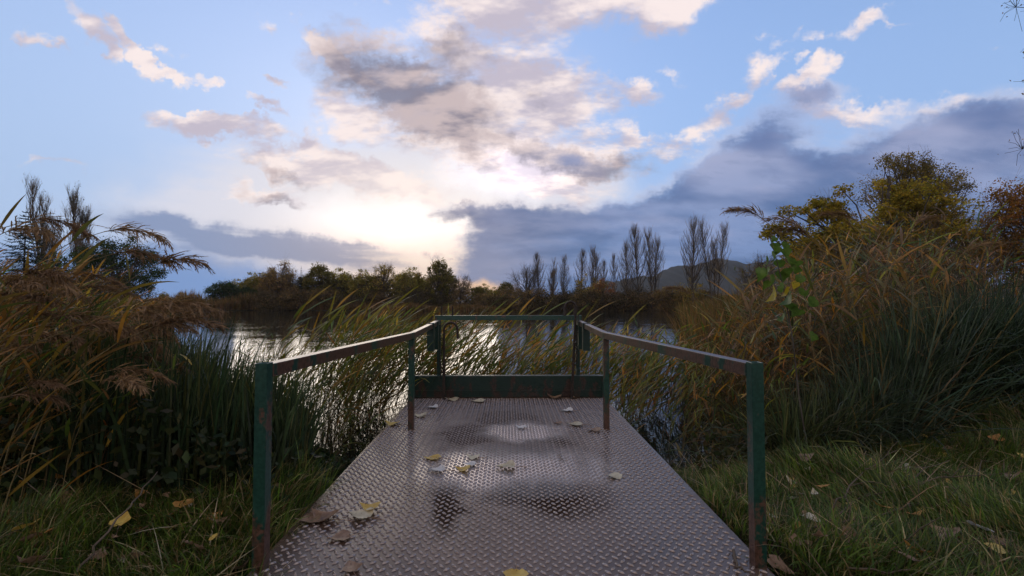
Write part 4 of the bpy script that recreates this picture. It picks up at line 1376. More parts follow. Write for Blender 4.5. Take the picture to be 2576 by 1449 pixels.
# --- undergrowth along the right bank foot
n_ = 6000
x, y = scatter(n_, 1.35, 6.5, 3.3, 5.6, lambda x, y: (y > 3.1 + 0.22 * x) & (x / y > 0.4) & (pond(x, y) < -0.15))
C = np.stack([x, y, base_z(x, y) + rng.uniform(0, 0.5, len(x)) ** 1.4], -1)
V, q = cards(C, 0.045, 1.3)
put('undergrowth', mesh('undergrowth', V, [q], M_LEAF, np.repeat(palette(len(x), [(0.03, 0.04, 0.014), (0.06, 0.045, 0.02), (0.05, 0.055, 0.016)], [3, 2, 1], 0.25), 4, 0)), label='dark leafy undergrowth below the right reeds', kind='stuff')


# --- sedge tussocks on the right: each one a plant
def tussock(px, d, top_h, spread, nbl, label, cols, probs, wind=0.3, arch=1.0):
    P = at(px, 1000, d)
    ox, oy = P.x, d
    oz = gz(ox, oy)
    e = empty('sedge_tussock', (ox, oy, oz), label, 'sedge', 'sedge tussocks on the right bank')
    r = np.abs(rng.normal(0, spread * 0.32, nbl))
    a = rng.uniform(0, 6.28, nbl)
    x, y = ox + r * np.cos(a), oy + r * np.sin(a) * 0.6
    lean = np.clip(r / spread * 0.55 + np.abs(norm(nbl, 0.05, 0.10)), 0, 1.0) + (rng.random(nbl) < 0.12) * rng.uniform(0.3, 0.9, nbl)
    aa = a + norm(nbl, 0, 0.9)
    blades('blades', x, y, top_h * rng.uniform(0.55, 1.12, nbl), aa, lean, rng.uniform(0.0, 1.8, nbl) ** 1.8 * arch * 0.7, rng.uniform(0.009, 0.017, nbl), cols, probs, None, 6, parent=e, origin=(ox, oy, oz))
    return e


BLUEG = [(0.055, 0.085, 0.058), (0.085, 0.115, 0.08), (0.035, 0.052, 0.032), (0.17, 0.125, 0.06)]
tussock(2275, 4.3, 1.42, 0.75, 900, 'grey green sedge tussock standing tallest against the orange reeds', BLUEG, [4, 3, 4, 1.0])
tussock(2385, 4.7, 1.38, 0.7, 700, 'grey green sedge tussock just right of the tallest one', BLUEG, [4, 3, 4, .9])
tussock(2190, 4.0, 0.98, 0.62, 600, 'lower arching sedge tussock left of the tallest one', BLUEG, [3, 2, 4, 1.2], arch=1.4)
tussock(2010, 3.75, 0.86, 0.62, 620, 'thin bladed sedge tussock beside the right near post', [(0.06, 0.075, 0.035), (0.085, 0.09, 0.04), (0.04, 0.055, 0.025)], [3, 2, 3], arch=1.7)
tussock(2090, 3.9, 0.90, 0.6, 520, 'arching sedge tussock between the post and the grey green tussocks', [(0.05, 0.07, 0.04), (0.07, 0.085, 0.045), (0.04, 0.055, 0.028)], [3, 2, 3], arch=1.6)
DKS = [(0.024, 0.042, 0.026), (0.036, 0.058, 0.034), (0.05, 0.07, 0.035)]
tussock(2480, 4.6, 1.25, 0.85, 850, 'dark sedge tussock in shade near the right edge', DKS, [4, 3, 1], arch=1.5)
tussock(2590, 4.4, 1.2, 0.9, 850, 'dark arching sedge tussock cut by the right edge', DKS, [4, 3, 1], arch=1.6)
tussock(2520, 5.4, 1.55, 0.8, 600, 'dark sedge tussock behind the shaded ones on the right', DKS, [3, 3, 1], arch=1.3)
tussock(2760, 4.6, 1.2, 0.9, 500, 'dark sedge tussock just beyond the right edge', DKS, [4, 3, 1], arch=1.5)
tussock(1945, 4.4, 0.95, 0.55, 420, 'olive sedge tussock at the water edge behind the right near post', [(0.06, 0.07, 0.025), (0.085, 0.08, 0.03)], [1, 1], arch=1.3)

# --- grass
GRASS = [(0.068, 0.112, 0.020), (0.10, 0.15, 0.027), (0.042, 0.072, 0.016), (0.19, 0.15, 0.06), (0.28, 0.22, 0.12)]


def grass(n_, x0, x1, y0, y1, keep, lo, hi, label, seed_az, probs=(4, 3, 3, 1.6, 1.0)):
    x, y = scatter(n_, x0, x1, y0, y1, keep)
    n_ = len(x)
    tuft = 0.5 + 0.5 * np.sin(x * 4.1 + 1.7 * np.sin(y * 3.3)) * np.sin(y * 4.7 + 1.3 * np.sin(x * 2.9))
    L = rng.uniform(lo, hi, n_) * (0.6 + 0.8 * tuft)
    az = seed_az + 2.2 * np.sin(x * 2.3 + y * 1.1) + norm(n_, 0, 0.9)
    blades('grass', x, y, L, az, np.abs(norm(n_, 0.30, 0.25)), rng.uniform(0.2, 1.7, n_), rng.uniform(0.0035, 0.009, n_), GRASS, list(probs), label, 4, zoff=-0.005)


landk = lambda x, y: (pond(x, y) < -0.25) & ((np.abs(x) > 1.17) | (y < 1.9))
grass(36000, 1.0, 4.2, 1.2, 3.9, lambda x, y: landk(x, y) & (x < 1.25 * y + 0.3) & (y < 3.2 + 0.22 * x), 0.08, 0.24, 'short green bank grass right of the jetty', 0.4)
grass(24000, 2.6, 8.5, 3.2, 7.0, lambda x, y: landk(x, y) & (x < 1.25 * y + 0.4) & (x > 0.72 * y), 0.10, 0.28, 'green bank grass below the right sedge', 0.2)
grass(26000, -4.2, -1.0, 1.2, 3.2, lambda x, y: landk(x, y) & (x > -1.25 * y - 0.3) & (y < 3.0), 0.07, 0.22, 'short green bank grass left of the jetty', 0.9)
grass(900, -1.6, -1.02, 1.9, 2.9, lambda x, y: x < -1.13, 0.16, 0.34, 'long grass leaning over the left deck edge', 0.0, (3, 3, 2, 2, 1.5))
grass(700, 1.12, 1.6, 1.9, 3.2, lambda x, y: x > 1.17, 0.14, 0.3, 'long grass along the right deck edge', 2.6, (3, 3, 2, 2, 1.5))
grass(16000, 3.0, 13.0, 1.0, 8.5, lambda x, y: landk(x, y) & (x > 1.2 * y) & (x < 1.2 * y + 4.0), 0.10, 0.28, 'green bank grass running on beyond the right edge', 0.2)
grass(9000, -9.0, -1.6, 0.8, 4.5, lambda x, y: landk(x, y) & (x < -1.2 * y) & (x > -1.2 * y - 3.0), 0.10, 0.26, 'green bank grass running on beyond the left edge', 0.9)
# dry straw lying in the grass
x, y = scatter(2600, -4.0, 6.5, 1.3, 5.4, lambda x, y: landk(x, y) & (np.abs(x) < 1.25 * y + .3) & (np.abs(x) > 1.2) & ((x > 0) | (y < 3.0)))
n_ = len(x)
blades('dry_straw', x, y, rng.uniform(0.12, 0.5, n_), rng.uniform(0, 6.28, n_), rng.uniform(0.9, 1.5, n_), rng.uniform(0.0, 0.5, n_), rng.uniform(0.002, 0.007, n_), [(0.26, 0.20, 0.11), (0.16, 0.11, 0.06), (0.34, 0.28, 0.17)], [3, 3, 1], 'dry straw and dead stems lying in the bank grass', 4, mat=M_DRY, zoff=0.03)
# clover-like ground leaves in the grass
x, y = scatter(7000, -4.0, 6.5, 1.3, 5.0, lambda x, y: landk(x, y) & (np.abs(x) < 1.25 * y + .3) & (np.abs(x) > 1.16) & ((x > 0) | (y < 3.0)))
C = np.stack([x, y, base_z(x, y) + rng.uniform(0.01, 0.07, len(x))], -1)
V, q = cards(C, 0.022, 1.0)
put('ground_cover', mesh('ground_cover', V, [q], M_LEAF, np.repeat(palette(len(x), [(0.035, 0.06, 0.015), (0.06, 0.085, 0.02), (0.09, 0.06, 0.03)], [3, 2, 1], 0.2), 4, 0)), label='small ground leaves among the bank grass', kind='stuff')

# ------------------------------------------------------------------ individual reeds
LEAF_WARM = leaf_mat('reed_leaf_warm', [(0.14, 0.08, 0.034), (0.32, 0.155, 0.028), (0.24, 0.16, 0.035), (0.11, 0.105, 0.03), (0.07, 0.09, 0.03), (0.20, 0.115, 0.045), (0.26, 0.19, 0.10)], vary=0.25)
LEAF_GREEN = leaf_mat('reed_leaf_green', [(0.075, 0.11, 0.024), (0.13, 0.15, 0.028), (0.20, 0.17, 0.03), (0.085, 0.115, 0.024), (0.32, 0.165, 0.026), (0.10, 0.12, 0.026)], vary=0.25)
PLUME = leaf_mat('reed_plume', [(0.17, 0.105, 0.06), (0.26, 0.17, 0.095), (0.13, 0.08, 0.05)], transl=0.3, rough=0.8, spec=0.1, noise_scale=30)


def plume_mesh(seed, theta0, curl=0.9, L=0.34, n_=90):
    global rng
    old, rng = rng, np.random.default_rng(seed)
    K = 9
    t = np.linspace(0, 1, K)
    tm = (t[1:] + t[:-1]) / 2
    th = theta0 + curl * tm
    d = np.stack([np.sin(th), 0 * th, np.cos(th)], -1)
    P = np.concatenate([[[0, 0, 0]], np.cumsum(d * L / (K - 1), 0)])
    mb = MB()
    V, q = tubes(P[None], np.linspace(0.0028, 0.001, K)[None], 4)
    mb.add(V, q)
    u = rng.uniform(0.02, 0.97, n_)
    f = u * (K - 1)
    i0 = np.minimum(f.astype(int), K - 2)
    g = (f - i0)[:, None]
    S = P[i0] * (1 - g) + P[i0 + 1] * g
    rth = theta0 + curl * u
    az = norm(n_, 0, 0.55)
    ln = rng.uniform(0.10, 0.21, n_) * (1.1 - 0.55 * u)
    lean = rth + norm(n_, -0.05, 0.22)
    bend = rng.uniform(0.35, 1.1, n_)
    V, q, t_, kk = ribbons(S, az, lean, bend, ln, 0.0075, 5, 1.2, prof=[0.25, 0.5, 1.0, 0.9, 0.6, 0])
    mb.add(V, q, t_)
    # spikelets
    m_ = 7
    si = np.repeat(np.arange(n_), m_)
    Vr = V.reshape(n_, kk, 3)
    k = rng.integers(1, 5, len(si))
    S2 = (Vr[si, 2 * k] + Vr[si, 2 * k + 1]) / 2
    V2, q2, t2, k2 = ribbons(S2, az[si] + norm(len(si), 0, 0.5), lean[si] + bend[si] * 0.7 + norm(len(si), 0, 0.3), 0.3, rng.uniform(0.014, 0.03, len(si)), 0.0045, 2)
    mb.add(V2, q2, t2)
    rng = old
    return mb.me('plume', PLUME, True)


def reed_proto(seed, h, lean, bend, nleaf, lmat, plume, ll=(0.24, 0.42), lw=(0.016, 0.026), lo=0.3, leaf_az=0.5, leaf_lean=(0.5, 1.1), leaf_bend=(0.2, 0.9)):
    """one reed with the wind along +x -> list of (part name, mesh) and tip position"""
    global rng
    old, rng = rng, np.random.default_rng(seed)
    one = np.ones(1)
    P, th = culm_paths(np.zeros((1, 3)), 0 * one, lean * one, bend * one, h * one, 12, 2.4)
    V, q = tubes(P, np.linspace(0.0042, 0.002, 12)[None], 5)
    parts = [('culm', mesh('culm', V, [q], M_CULM))]
    for k in range(nleaf):
        u = lo + (0.97 - lo) * (k + 0.3) / nleaf
        f = u * 11
        i0 = min(int(f), 10)
        S = P[0, i0] * (1 - f + i0) + P[0, i0 + 1] * (f - i0)
        az = (1 if k % 2 else -1) * abs(rng.normal(leaf_az, 0.3))
        V, q, t_, kk = ribbons(S[None], az * one, rng.uniform(*leaf_lean) * one, rng.uniform(*leaf_bend) * one, rng.uniform(*ll) * one, rng.uniform(*lw) * one, 6, 1.4, prof=[0.3, 0.8, 1.0, 0.92, 0.7, 0.4, 0])
        parts.append(('leaf', mesh('leaf', V, [q, t_], lmat)))
    tip = Vector(P[0, -1])
    if plume:
        pm = plume_mesh(seed + 100, float(th[0, -1]) + 0.05, *plume)
        Vp = np.empty(len(pm.vertices) * 3, np.float32)
        pm.vertices.foreach_get('co', Vp)
        Vp = Vp.reshape(-1, 3) + np.array(tip, np.float32)
        pm.vertices.foreach_set('co', Vp.ravel())
        parts.append(('plume', pm))
    rng = old
    return parts, tip


def reed(proto, loc, rz, sc, label, group):
    e = empty('reed', loc, label, 'reed', group, rz, sc)
    for nm, me in proto[0]:
        o = bpy.data.objects.new(nm, me)
        COL.objects.link(o)
        o.parent = e
    return e


PL_ = [reed_proto(200 + i, 2.0, 0.10, 1.15 + 0.12 * (i % 3), 7, LEAF_WARM, (0.75 + 0.1 * (i % 2), 0.34 + 0.03 * (i % 3), 85)) for i in range(5)]
PG_ = [reed_proto(230 + i, 1.6, 0.12, 0.7, 8, LEAF_GREEN, None, ll=(0.32, 0.52), lw=(0.020, 0.032), leaf_az=0.35, leaf_lean=(0.4, 1.0), leaf_bend=(0.05, 0.6)) for i in range(5)]
PR_ = [reed_proto(260 + i, 2.0, 0.08, 0.5, 8, LEAF_WARM, None, ll=(0.28, 0.5), lw=(0.018, 0.030), leaf_az=0.8, leaf_lean=(0.2, 1.2), leaf_bend=(0.0, 0.9)) for i in range(5)]
PU_ = [reed_proto(280 + i, 2.0, 0.06, 0.75, 6, LEAF_WARM, (0.9, 0.30, 70), leaf_az=0.8) for i in range(3)]


def hang(proto, px, py, d, rz, sc, label, group, flip=False):
    """stand a reed so that the foot of its plume comes to picture point (px, py) at distance d"""
    T = at(px, py, d)
    off = Matrix.Rotation(rz, 3, 'Z') @ (proto[1] * sc)
    foot = max(gz(T.x - off.x, T.y - off.y), WATER_Z - 0.1) - 0.03
    if T.z - off.z > foot:                       # longer culm, so that it is rooted
        sc *= (T.z - foot) / off.z
        off = Matrix.Rotation(rz, 3, 'Z') @ (proto[1] * sc)
    return reed(proto, T - off, rz, sc, label, group)


GL = 'plumed reeds of the left clump'
for i, (px, py, d, sc, lab) in enumerate((
        (390, 668, 2.7, 1.0, 'reed plume arching farthest out over the water'),
        (262, 583, 2.7, 0.98, 'highest reed plume against the sky above the evergreen'),
        (70, 556, 2.8, 1.0, 'reed plume crossing in front of the spruce'),
        (0, 590, 2.6, 1.0, 'reed plume cut by the left picture edge'),
        (395, 770, 2.6, 1.0, 'reed plume drooping just above the water line'),
        (385, 822, 2.5, 1.0, 'lowest reed plume trailing over the water'),
        (280, 640, 2.9, 1.0, 'reed plume right below the highest one'))):
    hang(PL_[i % 5], px, py, d, random.uniform(-0.2, 0.15), sc, lab, GL)
for i in range(34):
    px = random.uniform(-40, 360)
    py = random.uniform(690, 900) + max(0, (px - 200)) * 0.25
    hang(PL_[i % 5], px, py, random.uniform(2.4, 3.4), random.uniform(-0.5, 0.45), random.uniform(0.85, 1.05), ('brown plumed reed at the left picture edge of the clump' if px < 60 else 'brown plumed reed below the spruce in the left clump' if px < 160 else 'brown plumed reed below the bare poplars in the left clump' if px < 260 else 'brown plumed reed on the water side of the left clump'), GL)
for i in range(5):
    hang(PL_[i % 5], random.uniform(-30, 300), random.uniform(930, 1010), random.uniform(2.3, 2.6), random.uniform(-0.6, 0.3), 0.7, 'low drooping plumed reed before the dark left sedge', GL)

GC = 'leafy reeds past the end of the jetty'
for i in range(70):
    px = random.choice([random.uniform(760, 1070), random.uniform(1080, 1500), random.uniform(1080, 1660)])
    d = random.uniform(6.1, 7.4) if px > 1000 else random.uniform(5.2, 7.0)
    py = random.uniform(770, 870) if px > 1040 else random.uniform(745, 850)
    hang(PG_[i % 5], px, py, d, random.uniform(-0.45, 0.45), random.uniform(0.85, 1.1),
         'green yellow leafy reed right of the end frame' if px > 1450 else 'green yellow leafy reed behind the right half of the crossbar' if px > 1275 else 'green yellow leafy reed behind the left half of the crossbar' if px > 1080 else ('green yellow leafy reed above the left handrail beside the end frame' if px > 920 else 'green yellow leafy reed above the left handrail farther from the end frame'), GC)
GR2 = 'orange leaved reeds of the right clump'
for i in range(64):
    px = random.uniform(1740, 2400)
    top = np.interp(px, [1740, 1850, 1950, 2050, 2150, 2300, 2400], [770, 700, 650, 580, 560, 590, 640])
    hang(PR_[i % 5], px, top + random.uniform(0, 190), random.uniform(4.6, 5.8), random.uniform(-0.9, 2.6), random.uniform(0.85, 1.1), ('orange leaved reed low at the water side of the right clump' if px < 1880 else 'orange leaved reed right behind the green sapling' if px < 2030 else 'orange leaved reed in front of the left willow head' if px < 2200 else 'orange leaved reed above the tallest sedge tussock' if px < 2320 else 'orange leaved reed at the right end of the clump'), GR2)
for i, (px, py, d, rz, lab) in enumerate(((1925, 556, 4.2, 3.0, 'reed plume standing highest left of the willow on the right'), (2020, 578, 4.2, 3.0, 'reed plume curving left over the right clump'),
                                          (2045, 600, 4.4, 2.9, 'small reed plume just below the left curving one'), (2160, 560, 4.3, 2.8, 'reed plume in front of the leafy willow'),
                                          (2420, 640, 4.6, -0.3, 'dark reed plume before the bare willow'), (2300, 570, 4.5, 0.2, 'reed plume bending right before the leafy willow'),
                                          (1740, 745, 5.0, 3.0, 'pale reed plume low beside the far bank on the right'))):
    hang(PU_[i % 3], px, py, d, rz, random.uniform(0.95, 1.1), lab, 'plumed reeds of the right clump')
for i in range(18):
    px = random.uniform(1560, 1850)
    hang(PG_[i % 5], px, random.uniform(880, 990), random.uniform(4.9, 6.2), random.uniform(-0.6, 0.9), random.uniform(0.6, 0.8), ('olive leafy reed close to the right middle post' if px < 1700 else 'olive leafy reed close behind the right near post'), 'reeds right of the jetty')
for i in range(26):
    px = random.uniform(720, 1010)
    hang(PG_[(i + 2) % 5], px, random.uniform(860, 960), random.uniform(4.4, 6.0), random.uniform(-0.7, 0.7), random.uniform(0.6, 0.8), ('thin leafy reed close to the left near post' if px < 860 else 'thin leafy reed close to the left middle post'), 'reeds left of the jetty')
# ------------------------------------------------------------------ poplar sapling, fallen leaves, twigs
def poplar_leaf(seed, curl=0.25, fold=0.2, L=0.085, W=0.085, nr=7):
    """deltoid leaf with a midrib, lightly curled; stalk end at the origin, tip along +y"""
    r = np.random.default_rng(seed)
    t = np.linspace(0, 1, nr)
    wid = np.interp(t, [0, 0.12, 0.32, 0.6, 0.85, 1], [0.35, 0.92, 1.0, 0.62, 0.22, 0.0]) * W / 2
    wid = wid * (1 + r.normal(0, 0.06, nr))
    V = []
    for i in range(nr):
        for s in (-1, -0.5, 0, 0.5, 1):
            x = s * wid[i]
            y = t[i] * L - abs(s) * 0.10 * L * (1 - t[i])
            z = abs(s) ** 1.5 * wid[i] * fold * 2 + curl * L * (t[i] - 0.45) ** 2 * 2 + r.normal(0, 0.0018)
            V.append((x, y, z))
    V = np.array(V)
    V[:, 2] -= V[:, 2].min() - 0.0008
    q = [(i * 5 + k, i * 5 + k + 1, i * 5 + k + 6, i * 5 + k + 5) for i in range(nr - 1) for k in range(4)]
    return V, q


def flat_leaf_mat(name, c1, c2, transl=0.2, rough=0.5):
    m, n, out = material(name)
    tcn = n.n('ShaderNodeTexCoord')
    oi = n.n('ShaderNodeObjectInfo')
    v = n.vmath('ADD', tcn.outputs['Object'], n.vmath('SCALE', (7.3, 3.1, 1.7), scale=oi.outputs['Random']))
    nz = n.noise(v, 28, 4, 0.6)
    spots = n.noise(v, 90, 3, 0.6)
    col = n.mix(n.ramp(nz, 0.35, 0.65), c1, c2)
    col = n.mix(n.ramp(spots, 0.60, 0.70), col, tuple(c * 0.35 for c in c1))
    p = n.n('ShaderNodeBsdfPrincipled')
    n.put(p.inputs['Base Color'], col)
    p.inputs['Roughness'].default_value = rough
    tr = n.n('ShaderNodeBsdfTranslucent')
    n.put(tr.inputs['Color'], col)
    mx = n.n('ShaderNodeMixShader')
    mx.inputs[0].default_value = transl
    m.node_tree.links.new(p.outputs[0], mx.inputs[1])
    m.node_tree.links.new(tr.outputs[0], mx.inputs[2])
    m.node_tree.links.new(mx.outputs[0], out.inputs['Surface'])
    return m


LM = {'pale': flat_leaf_mat('pale_leaf', (0.42, 0.36, 0.24), (0.56, 0.50, 0.36)),
      'white': flat_leaf_mat('white_leaf', (0.50, 0.48, 0.46), (0.62, 0.60, 0.58)),
      'yellow': flat_leaf_mat('yellow_leaf', (0.46, 0.29, 0.05), (0.58, 0.42, 0.10)),
      'brown': flat_leaf_mat('brown_leaf', (0.17, 0.095, 0.05), (0.30, 0.19, 0.12)),
      'orange': flat_leaf_mat('orange_leaf', (0.34, 0.145, 0.03), (0.42, 0.22, 0.05)),
      'green': flat_leaf_mat('green_leaf', (0.075, 0.135, 0.020), (0.12, 0.19, 0.028), 0.45),
      'gold': flat_leaf_mat('gold_leaf', (0.42, 0.31, 0.02), (0.50, 0.38, 0.03), 0.4)}
LEAFS = {}


def leaf_mesh(kind, v):
    if (kind, v) not in LEAFS:
        V, q = poplar_leaf(v * 7 + 3, curl=(0.15, 0.4, 0.08, 0.55)[v % 4], fold=(0.10, 0.05, 0.18, 0.14)[v % 4])
        LEAFS[(kind, v)] = mesh('leaf_blade', V, [q], LM[kind])
    return LEAFS[(kind, v)]


Pst = np.array([[(0, 0.004, 0.004), (0.003, -0.02, 0.006), (0.008, -0.045, 0.005), (0.010, -0.065, 0.003)]])
Vs, qs = tubes(Pst, np.array([[0.0014, 0.0012, 0.0011, 0.0014]]), 4)
STALK = mesh('stalk', Vs, [qs], LM['brown'])


def fallen(loc, kind, v, rz, size, label, group, tilt=(0, 0), stalk=True):
    e = empty('fallen_leaf', loc, label, 'leaf', group, 0, size)
    e.rotation_euler = (tilt[0], tilt[1], rz)
    put('leaf_blade', leaf_mesh(kind, v), e)
    if stalk:
        put('stalk', STALK, e)
    return e


GD = 'fallen leaves on the deck'
for i, (px, py, kind, v, rz, sz, lab) in enumerate((
        (1103, 1155, 'yellow', 0, 1.3, 1.45, 'brownish yellow fallen leaf leftmost in the middle deck cluster'),
        (1203, 1153, 'pale', 1, 1.2, 1.2, 'pale curled fallen leaf at the top of the deck cluster'),
        (1115, 1186, 'white', 2, 1.5, 1.25, 'whitish fallen leaf lying below the brownish yellow one'),
        (1195, 1170, 'white', 0, 1.4, 1.1, 'thin white fallen leaf in the middle of the deck cluster'),
        (1180, 1183, 'yellow', 3, 1.5, 1.2, 'small folded yellow fallen leaf with long stalk'),
        (1292, 1177, 'pale', 2, 1.55, 1.5, 'large pale yellow fallen leaf rightmost in the deck cluster'),
        (1558, 1199, 'pale', 1, 1.9, 1.2, 'pale fallen leaf alone on the right half of the deck'),
        (1462, 1070, 'pale', 0, 1.4, 1.6, 'pale fallen leaf left of the right middle post'),
        (1412, 1066, 'brown', 2, 1.3, 0.8, 'tiny brown leaf scrap left of the pale leaf by the middle post'),
        (1508, 1083, 'brown', 1, 1.6, 1.5, 'brown pale fallen leaf at the foot of the right middle post'),
        (1439, 1035, 'white', 2, 1.5, 1.5, 'white fallen leaf right of centre near the toe board'),
        (1319, 1078, 'white', 0, 0.8, 1.2, 'white fallen leaf on the bright glow patch'),
        (999, 1069, 'yellow', 1, 1.3, 1.6, 'curled yellow fallen leaf at the left deck edge'),
        (1071, 1047, 'pale', 3, 1.7, 1.5, 'pale fallen leaf right of the left middle post'),
        (1098, 1027, 'white', 2, 1.4, 1.4, 'white fallen leaf nearest the left end of the toe board'),
        (1150, 1006, 'pale', 1, 1.9, 1.8, 'yellowish fallen leaf with stalk up against the toe board'),
        (1217, 1011, 'pale', 0, 1.5, 1.9, 'flat pale fallen leaf below the middle of the toe board'),
        (1410, 1003, 'brown', 3, 1.4, 1.9, 'brown fallen leaf by the tall hooked rod'),
        (1450, 1003, 'brown', 1, 0.4, 1.5, 'dark brown fallen leaf right of the tall hooked rod'),
        (925, 1305, 'pale', 2, 1.2, 1.55, 'large pale fallen leaf on the left front of the deck'),
        (950, 1287, 'yellow', 3, 1.5, 1.25, 'yellow fallen leaf overlapping the large pale one'),
        (838, 1310, 'brown', 3, 1.2, 1.7, 'curled brown fallen leaf between the grass and the pale leaf'),
        (800, 1303, 'brown', 1, 2.3, 1.5, 'crumpled brown fallen leaf at the left deck edge'),
        (878, 1350, 'brown', 0, 1.9, 1.2, 'small brown fallen leaf in front of the curled one'),
        (1300, 1440, 'yellow', 0, 3.0, 1.3, 'yellow brown fallen leaf at the near deck edge'),
        (888, 1440, 'brown', 2, 0.5, 1.0, 'pinkish brown fallen leaf at the near left deck corner'))):
    p = on_level(px, py, 0.004)
    fallen((p.x, min(p.y, 5.58), 0.0035 + (0.012 if 'overlapping' in lab else 0)), kind, v, rz, sz, lab, GD, (random.uniform(-.05, .05), random.uniform(-.05, .05)))

GG = 'fallen leaves in the grass'
spots = [(1940, 1180, 'brown', 'pale brown fallen leaf beside the right near post'), (2015, 1190, 'brown', 'brown fallen leaf with orange rim in the right grass'), (2205, 1168, 'yellow', 'bright yellow fallen leaf under the slanting twig'),
         (2480, 1092, 'brown', 'greyish brown fallen leaf low in the right grass'), (2505, 1133, 'orange', 'large orange fallen leaf at the right edge of the grass'), (2470, 955, 'orange', 'small orange leaf caught below the dark sedge'),
         (2350, 1085, 'pale', 'pale tan fallen leaf in the right grass'), (2570, 1175, 'yellow', 'yellow fallen leaf cut by the right edge'), (2060, 1335, 'pale', 'cream fallen leaf on the near right grass'),
         (2240, 1320, 'orange', 'orange fallen leaf flat in the near right grass'), (2300, 1330, 'orange', 'dark orange fallen leaf beside the flat orange one'), (2330, 1425, 'orange', 'yellow orange fallen leaf at the bottom edge'),
         (2260, 1430, 'brown', 'large tan fallen leaf at the bottom edge'), (2520, 1420, 'yellow', 'yellow spotted fallen leaf in the lower right corner'), (2440, 1350, 'white', 'round cream fallen leaf in the lower right grass'),
         (2410, 1390, 'brown', 'rust brown fallen leaf near the lower right corner'), (1935, 1400, 'brown', 'upright brown leaf at the foot of the right near post'), (2150, 1370, 'brown', 'dull brown fallen leaf between the near post and twigs'),
         (450, 1310, 'orange', 'orange brown fallen leaf in the left grass beside the twig'), (100, 1435, 'brown', 'brown fallen leaf at the lower left corner'), (45, 1365, 'yellow', 'yellow fallen leaf near the left edge of the grass'),
         (70, 1385, 'brown', 'dull orange fallen leaf below the yellow one on the left'), (300, 1340, 'yellow', 'yellow fallen leaf right of the dead twig'), (635, 1240, 'orange', 'tan fallen leaf beside the left near post'),
         (710, 1250, 'brown', 'large brown fallen leaf just inside the left near post'), (160, 1220, 'orange', 'small orange leaf in the dark left undergrowth'), (735, 1180, 'brown', 'brown dried leaf hanging in the left reeds'),
         (320, 1420, 'brown', 'dark brown fallen leaf at the bottom of the left grass')]
for i, (px, py, kind, lab) in enumerate(spots):
    p = on_level(px, py, 0.03)
    z = gz(p.x, p.y)
    fallen((p.x, p.y, z + 0.105), kind, i % 4, random.uniform(0, 6.28), random.uniform(0.85, 1.25), lab, GG, (random.uniform(-.5, .5), random.uniform(-.5, .5)))
for i in range(120):
    left = i % 3 == 0
    px = random.uniform(20, 640) if left else random.uniform(1930, 2570)
    py = random.uniform(1250, 1445) if left else random.uniform(1060, 1445)
    p = on_level(px, py, 0.0)
    kd = random.choice(['brown', 'brown', 'orange', 'yellow', 'pale', 'brown'])
    if left or p.x > 1.2:
        fallen((p.x, p.y, gz(p.x, p.y) + random.uniform(0.03, 0.10)), kd, i % 4, random.uniform(0, 6.28), random.uniform(0.4, 0.95),
               'small %s fallen leaf half hidden in the %s grass' % (kd, ('left' if left else 'near right' if py > 1260 else 'far right')), GG, (random.uniform(-.6, .6), random.uniform(-.6, .6)), False)

# sapling with green leaves and one golden leaf
sp_e = at(1935, 592, 3.35)
sb = Vector((2.32, 3.5, gz(2.32, 3.5) - 0.05))
sap = empty('poplar_sapling', sb, 'young poplar sapling with bright green leaves and one golden leaf', 'sapling')
pts = [Vector((0, 0, 0)), at(2010, 1000, 3.45) - sb, at(1995, 860, 3.4) - sb, at(1975, 740, 3.38) - sb, at(1955, 660, 3.36) - sb, sp_e - sb]
Pn = np.array([[tuple(p) for p in pts]])
tt = np.linspace(0, 5, 21)
Pn = np.stack([np.interp(tt, np.arange(6), Pn[0, :, i]) for i in range(3)], -1)[None]
V, q = tubes(Pn, np.linspace(0.007, 0.0025, 21)[None], 6)
put('stem', mesh('stem', V, [q], M_BARK), sap)
for i, (zx, zy, kind, sz) in enumerate(((160, 790, 'green', .9), (220, 785, 'green', .8), (235, 830, 'green', .9), (165, 850, 'green', 1.0), (260, 890, 'green', 1.2), (190, 905, 'green', 1.0), (285, 940, 'green', 1.1), (80, 975, 'green', 1.35),
                                        (200, 985, 'green', 1.2), (315, 1000, 'green', .9), (120, 955, 'green', .9), (165, 1100, 'gold', 1.6), (232, 1085, 'gold', 1.1), (245, 1135, 'green', 1.5), (290, 1215, 'green', 1.2), (215, 1060, 'green', 1.0),
                                        (290, 1035, 'gold', .7), (390, 1150, 'green', 1.1), (150, 740, 'green', .6), (120, 880, 'green', 1.0), (240, 960, 'green', 1.1), (150, 1010, 'green', 1.2), (110, 1040, 'green', 1.0), (330, 1090, 'green', .9), (260, 1180, 'green', 1.1), (180, 820, 'green', .9), (300, 900, 'green', .9), (210, 1250, 'green', .9), (400, 1370, 'green', 1.0))):
    X_, Y_ = (3000 + zx / 1.61) / 1.59, (500 + zy / 1.61) / 1.59
    c = at(X_, Y_, 3.34 + random.uniform(-.05, .05)) - sb
    o = put('leaf', leaf_mesh(kind, i % 4), sap)
    o.scale = (sz,) * 3
    stem_x = np.interp(c.z, Pn[0, :, 2], Pn[0, :, 0])
    side = -1 if c.x < stem_x else 1
    o.rotation_euler = (-random.uniform(0.7, 1.4), side * random.uniform(-0.2, 0.9), -side * random.uniform(0.2, 1.2))
    Mx = o.rotation_euler.to_matrix()
    o.location = c - Mx @ Vector((0, 0.04 * sz, 0))
    a = np.array(o.location)
    k = int(np.argmin(np.linalg.norm(Pn[0] - (a + np.array([0, 0, -0.03])), axis=1)))
    V, q = tubes(curve_pts(Pn[0, k][None], a[None], 4, np.array([0.006]), np.array([0.001])), np.full((1, 4), 0.0013), 4)
    put('stalk', mesh('stalk', V, [q], LM['green']), sap)


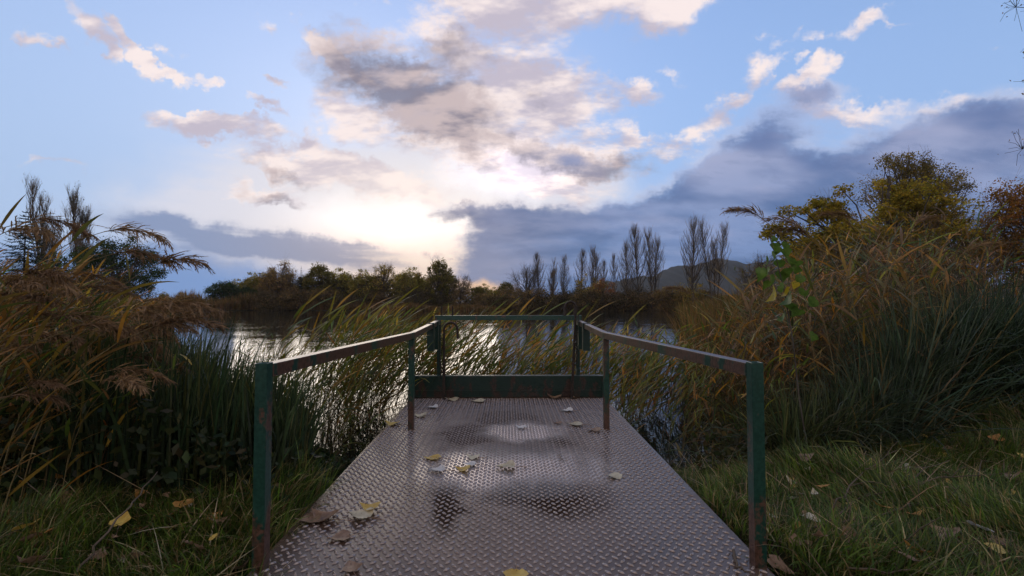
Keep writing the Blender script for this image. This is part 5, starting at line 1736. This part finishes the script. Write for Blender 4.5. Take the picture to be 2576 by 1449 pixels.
def twig(pix, r, label, z0=0.03, side=True):
    pts = np.array([tuple(p) for p in pix])
    t = np.linspace(0, len(pts) - 1, 14)
    P = np.stack([np.interp(t, np.arange(len(pts)), pts[:, i]) for i in range(3)], -1)
    P[1:-1] += rng.normal(0, 0.006, (12, 3))
    o0 = P[0].copy()
    mb = MB()
    V, q = tubes((P - o0)[None], np.linspace(r, r * 0.45, 14)[None], 5)
    mb.add(V, q)
    if side:
        S = P[[4, 7, 9, 11]] - o0
        E = S + rng.normal(0, 0.07, S.shape) + np.array([0, 0, 0.03])
        V, q = tubes(np.stack([S, (S + E) / 2 + 0.01, E], 1), np.array([[r * .6, r * .45, r * .3]]).repeat(4, 0), 4)
        mb.add(V, q)
    put('dead_twig', mb.me('dead_twig', M_TWIG, True), loc=o0, label=label, cat='twig', group='dead twigs in the grass')


def gp(px, py, dz):
    p = on_level(px, py, dz)
    return Vector((p.x, p.y, gz(p.x, p.y) + dz + 0.0))


twig([on_level(190, 1446, 0.05), on_level(260, 1350, 0.13), on_level(330, 1270, 0.22), at(396, 1187, 2.55)], 0.006, 'slanting dead twig poking out of the left grass', side=False)
twig([gp(2078, 1292, 0.08), gp(2170, 1195, 0.12), gp(2257, 1100, 0.2)], 0.005, 'straight dead twig slanting up to the right of the near post')
twig([gp(2036, 1328, 0.08), gp(2190, 1240, 0.1), gp(2389, 1161, 0.14)], 0.005, 'long dead twig lying across the right grass')
twig([gp(2177, 1246, 0.1), gp(2380, 1205, 0.12), gp(2585, 1190, 0.12)], 0.0045, 'thin dark twig running to the right edge')
twig([gp(2150, 1395, 0.06), gp(2330, 1356, 0.09), gp(2590, 1362, 0.1)], 0.0045, 'dark bramble stem low in the right foreground grass')
twig([gp(2130, 1432, 0.05), gp(2350, 1436, 0.08), gp(2590, 1442, 0.08)], 0.005, 'dark bramble stem along the bottom right edge')
twig([gp(1990, 1330, 0.05), gp(2150, 1300, 0.11), gp(2300, 1265, 0.12), gp(2460, 1280, 0.08)], 0.0035, 'wiry bramble stem crossing the long twig')
twig([on_level(1225, 1280, 0.006), on_level(1260, 1300, 0.008), on_level(1315, 1330, 0.006)], 0.0022, 'thin dry stalk lying in the middle of the deck', side=False)
twig([on_level(1400, 1140, 0.006), on_level(1410, 1152, 0.01), on_level(1422, 1160, 0.006)], 0.002, 'short forked stalk on the deck right of the puddle')
twig([on_level(1845, 1385, 0.01), on_level(1862, 1430, 0.02), on_level(1890, 1446, 0.02)], 0.007, 'pale curled stalk at the foot of the right near post', side=False)

# ------------------------------------------------------------------ evening air between here and the hills
m, n, out = material('evening_haze')
v = n.n('ShaderNodeVolumePrincipled')
v.inputs['Color'].default_value = (0.90, 0.93, 1.0, 1)
v.inputs['Density'].default_value = 0.00012
m.node_tree.links.new(v.outputs[0], out.inputs['Volume'])
mb = MB()
mb.box(-1850, 1850, -1850, 1850, -4, 150)
put('haze', mb.me('haze', m), label='faint blue evening haze over the pond', kind='stuff')
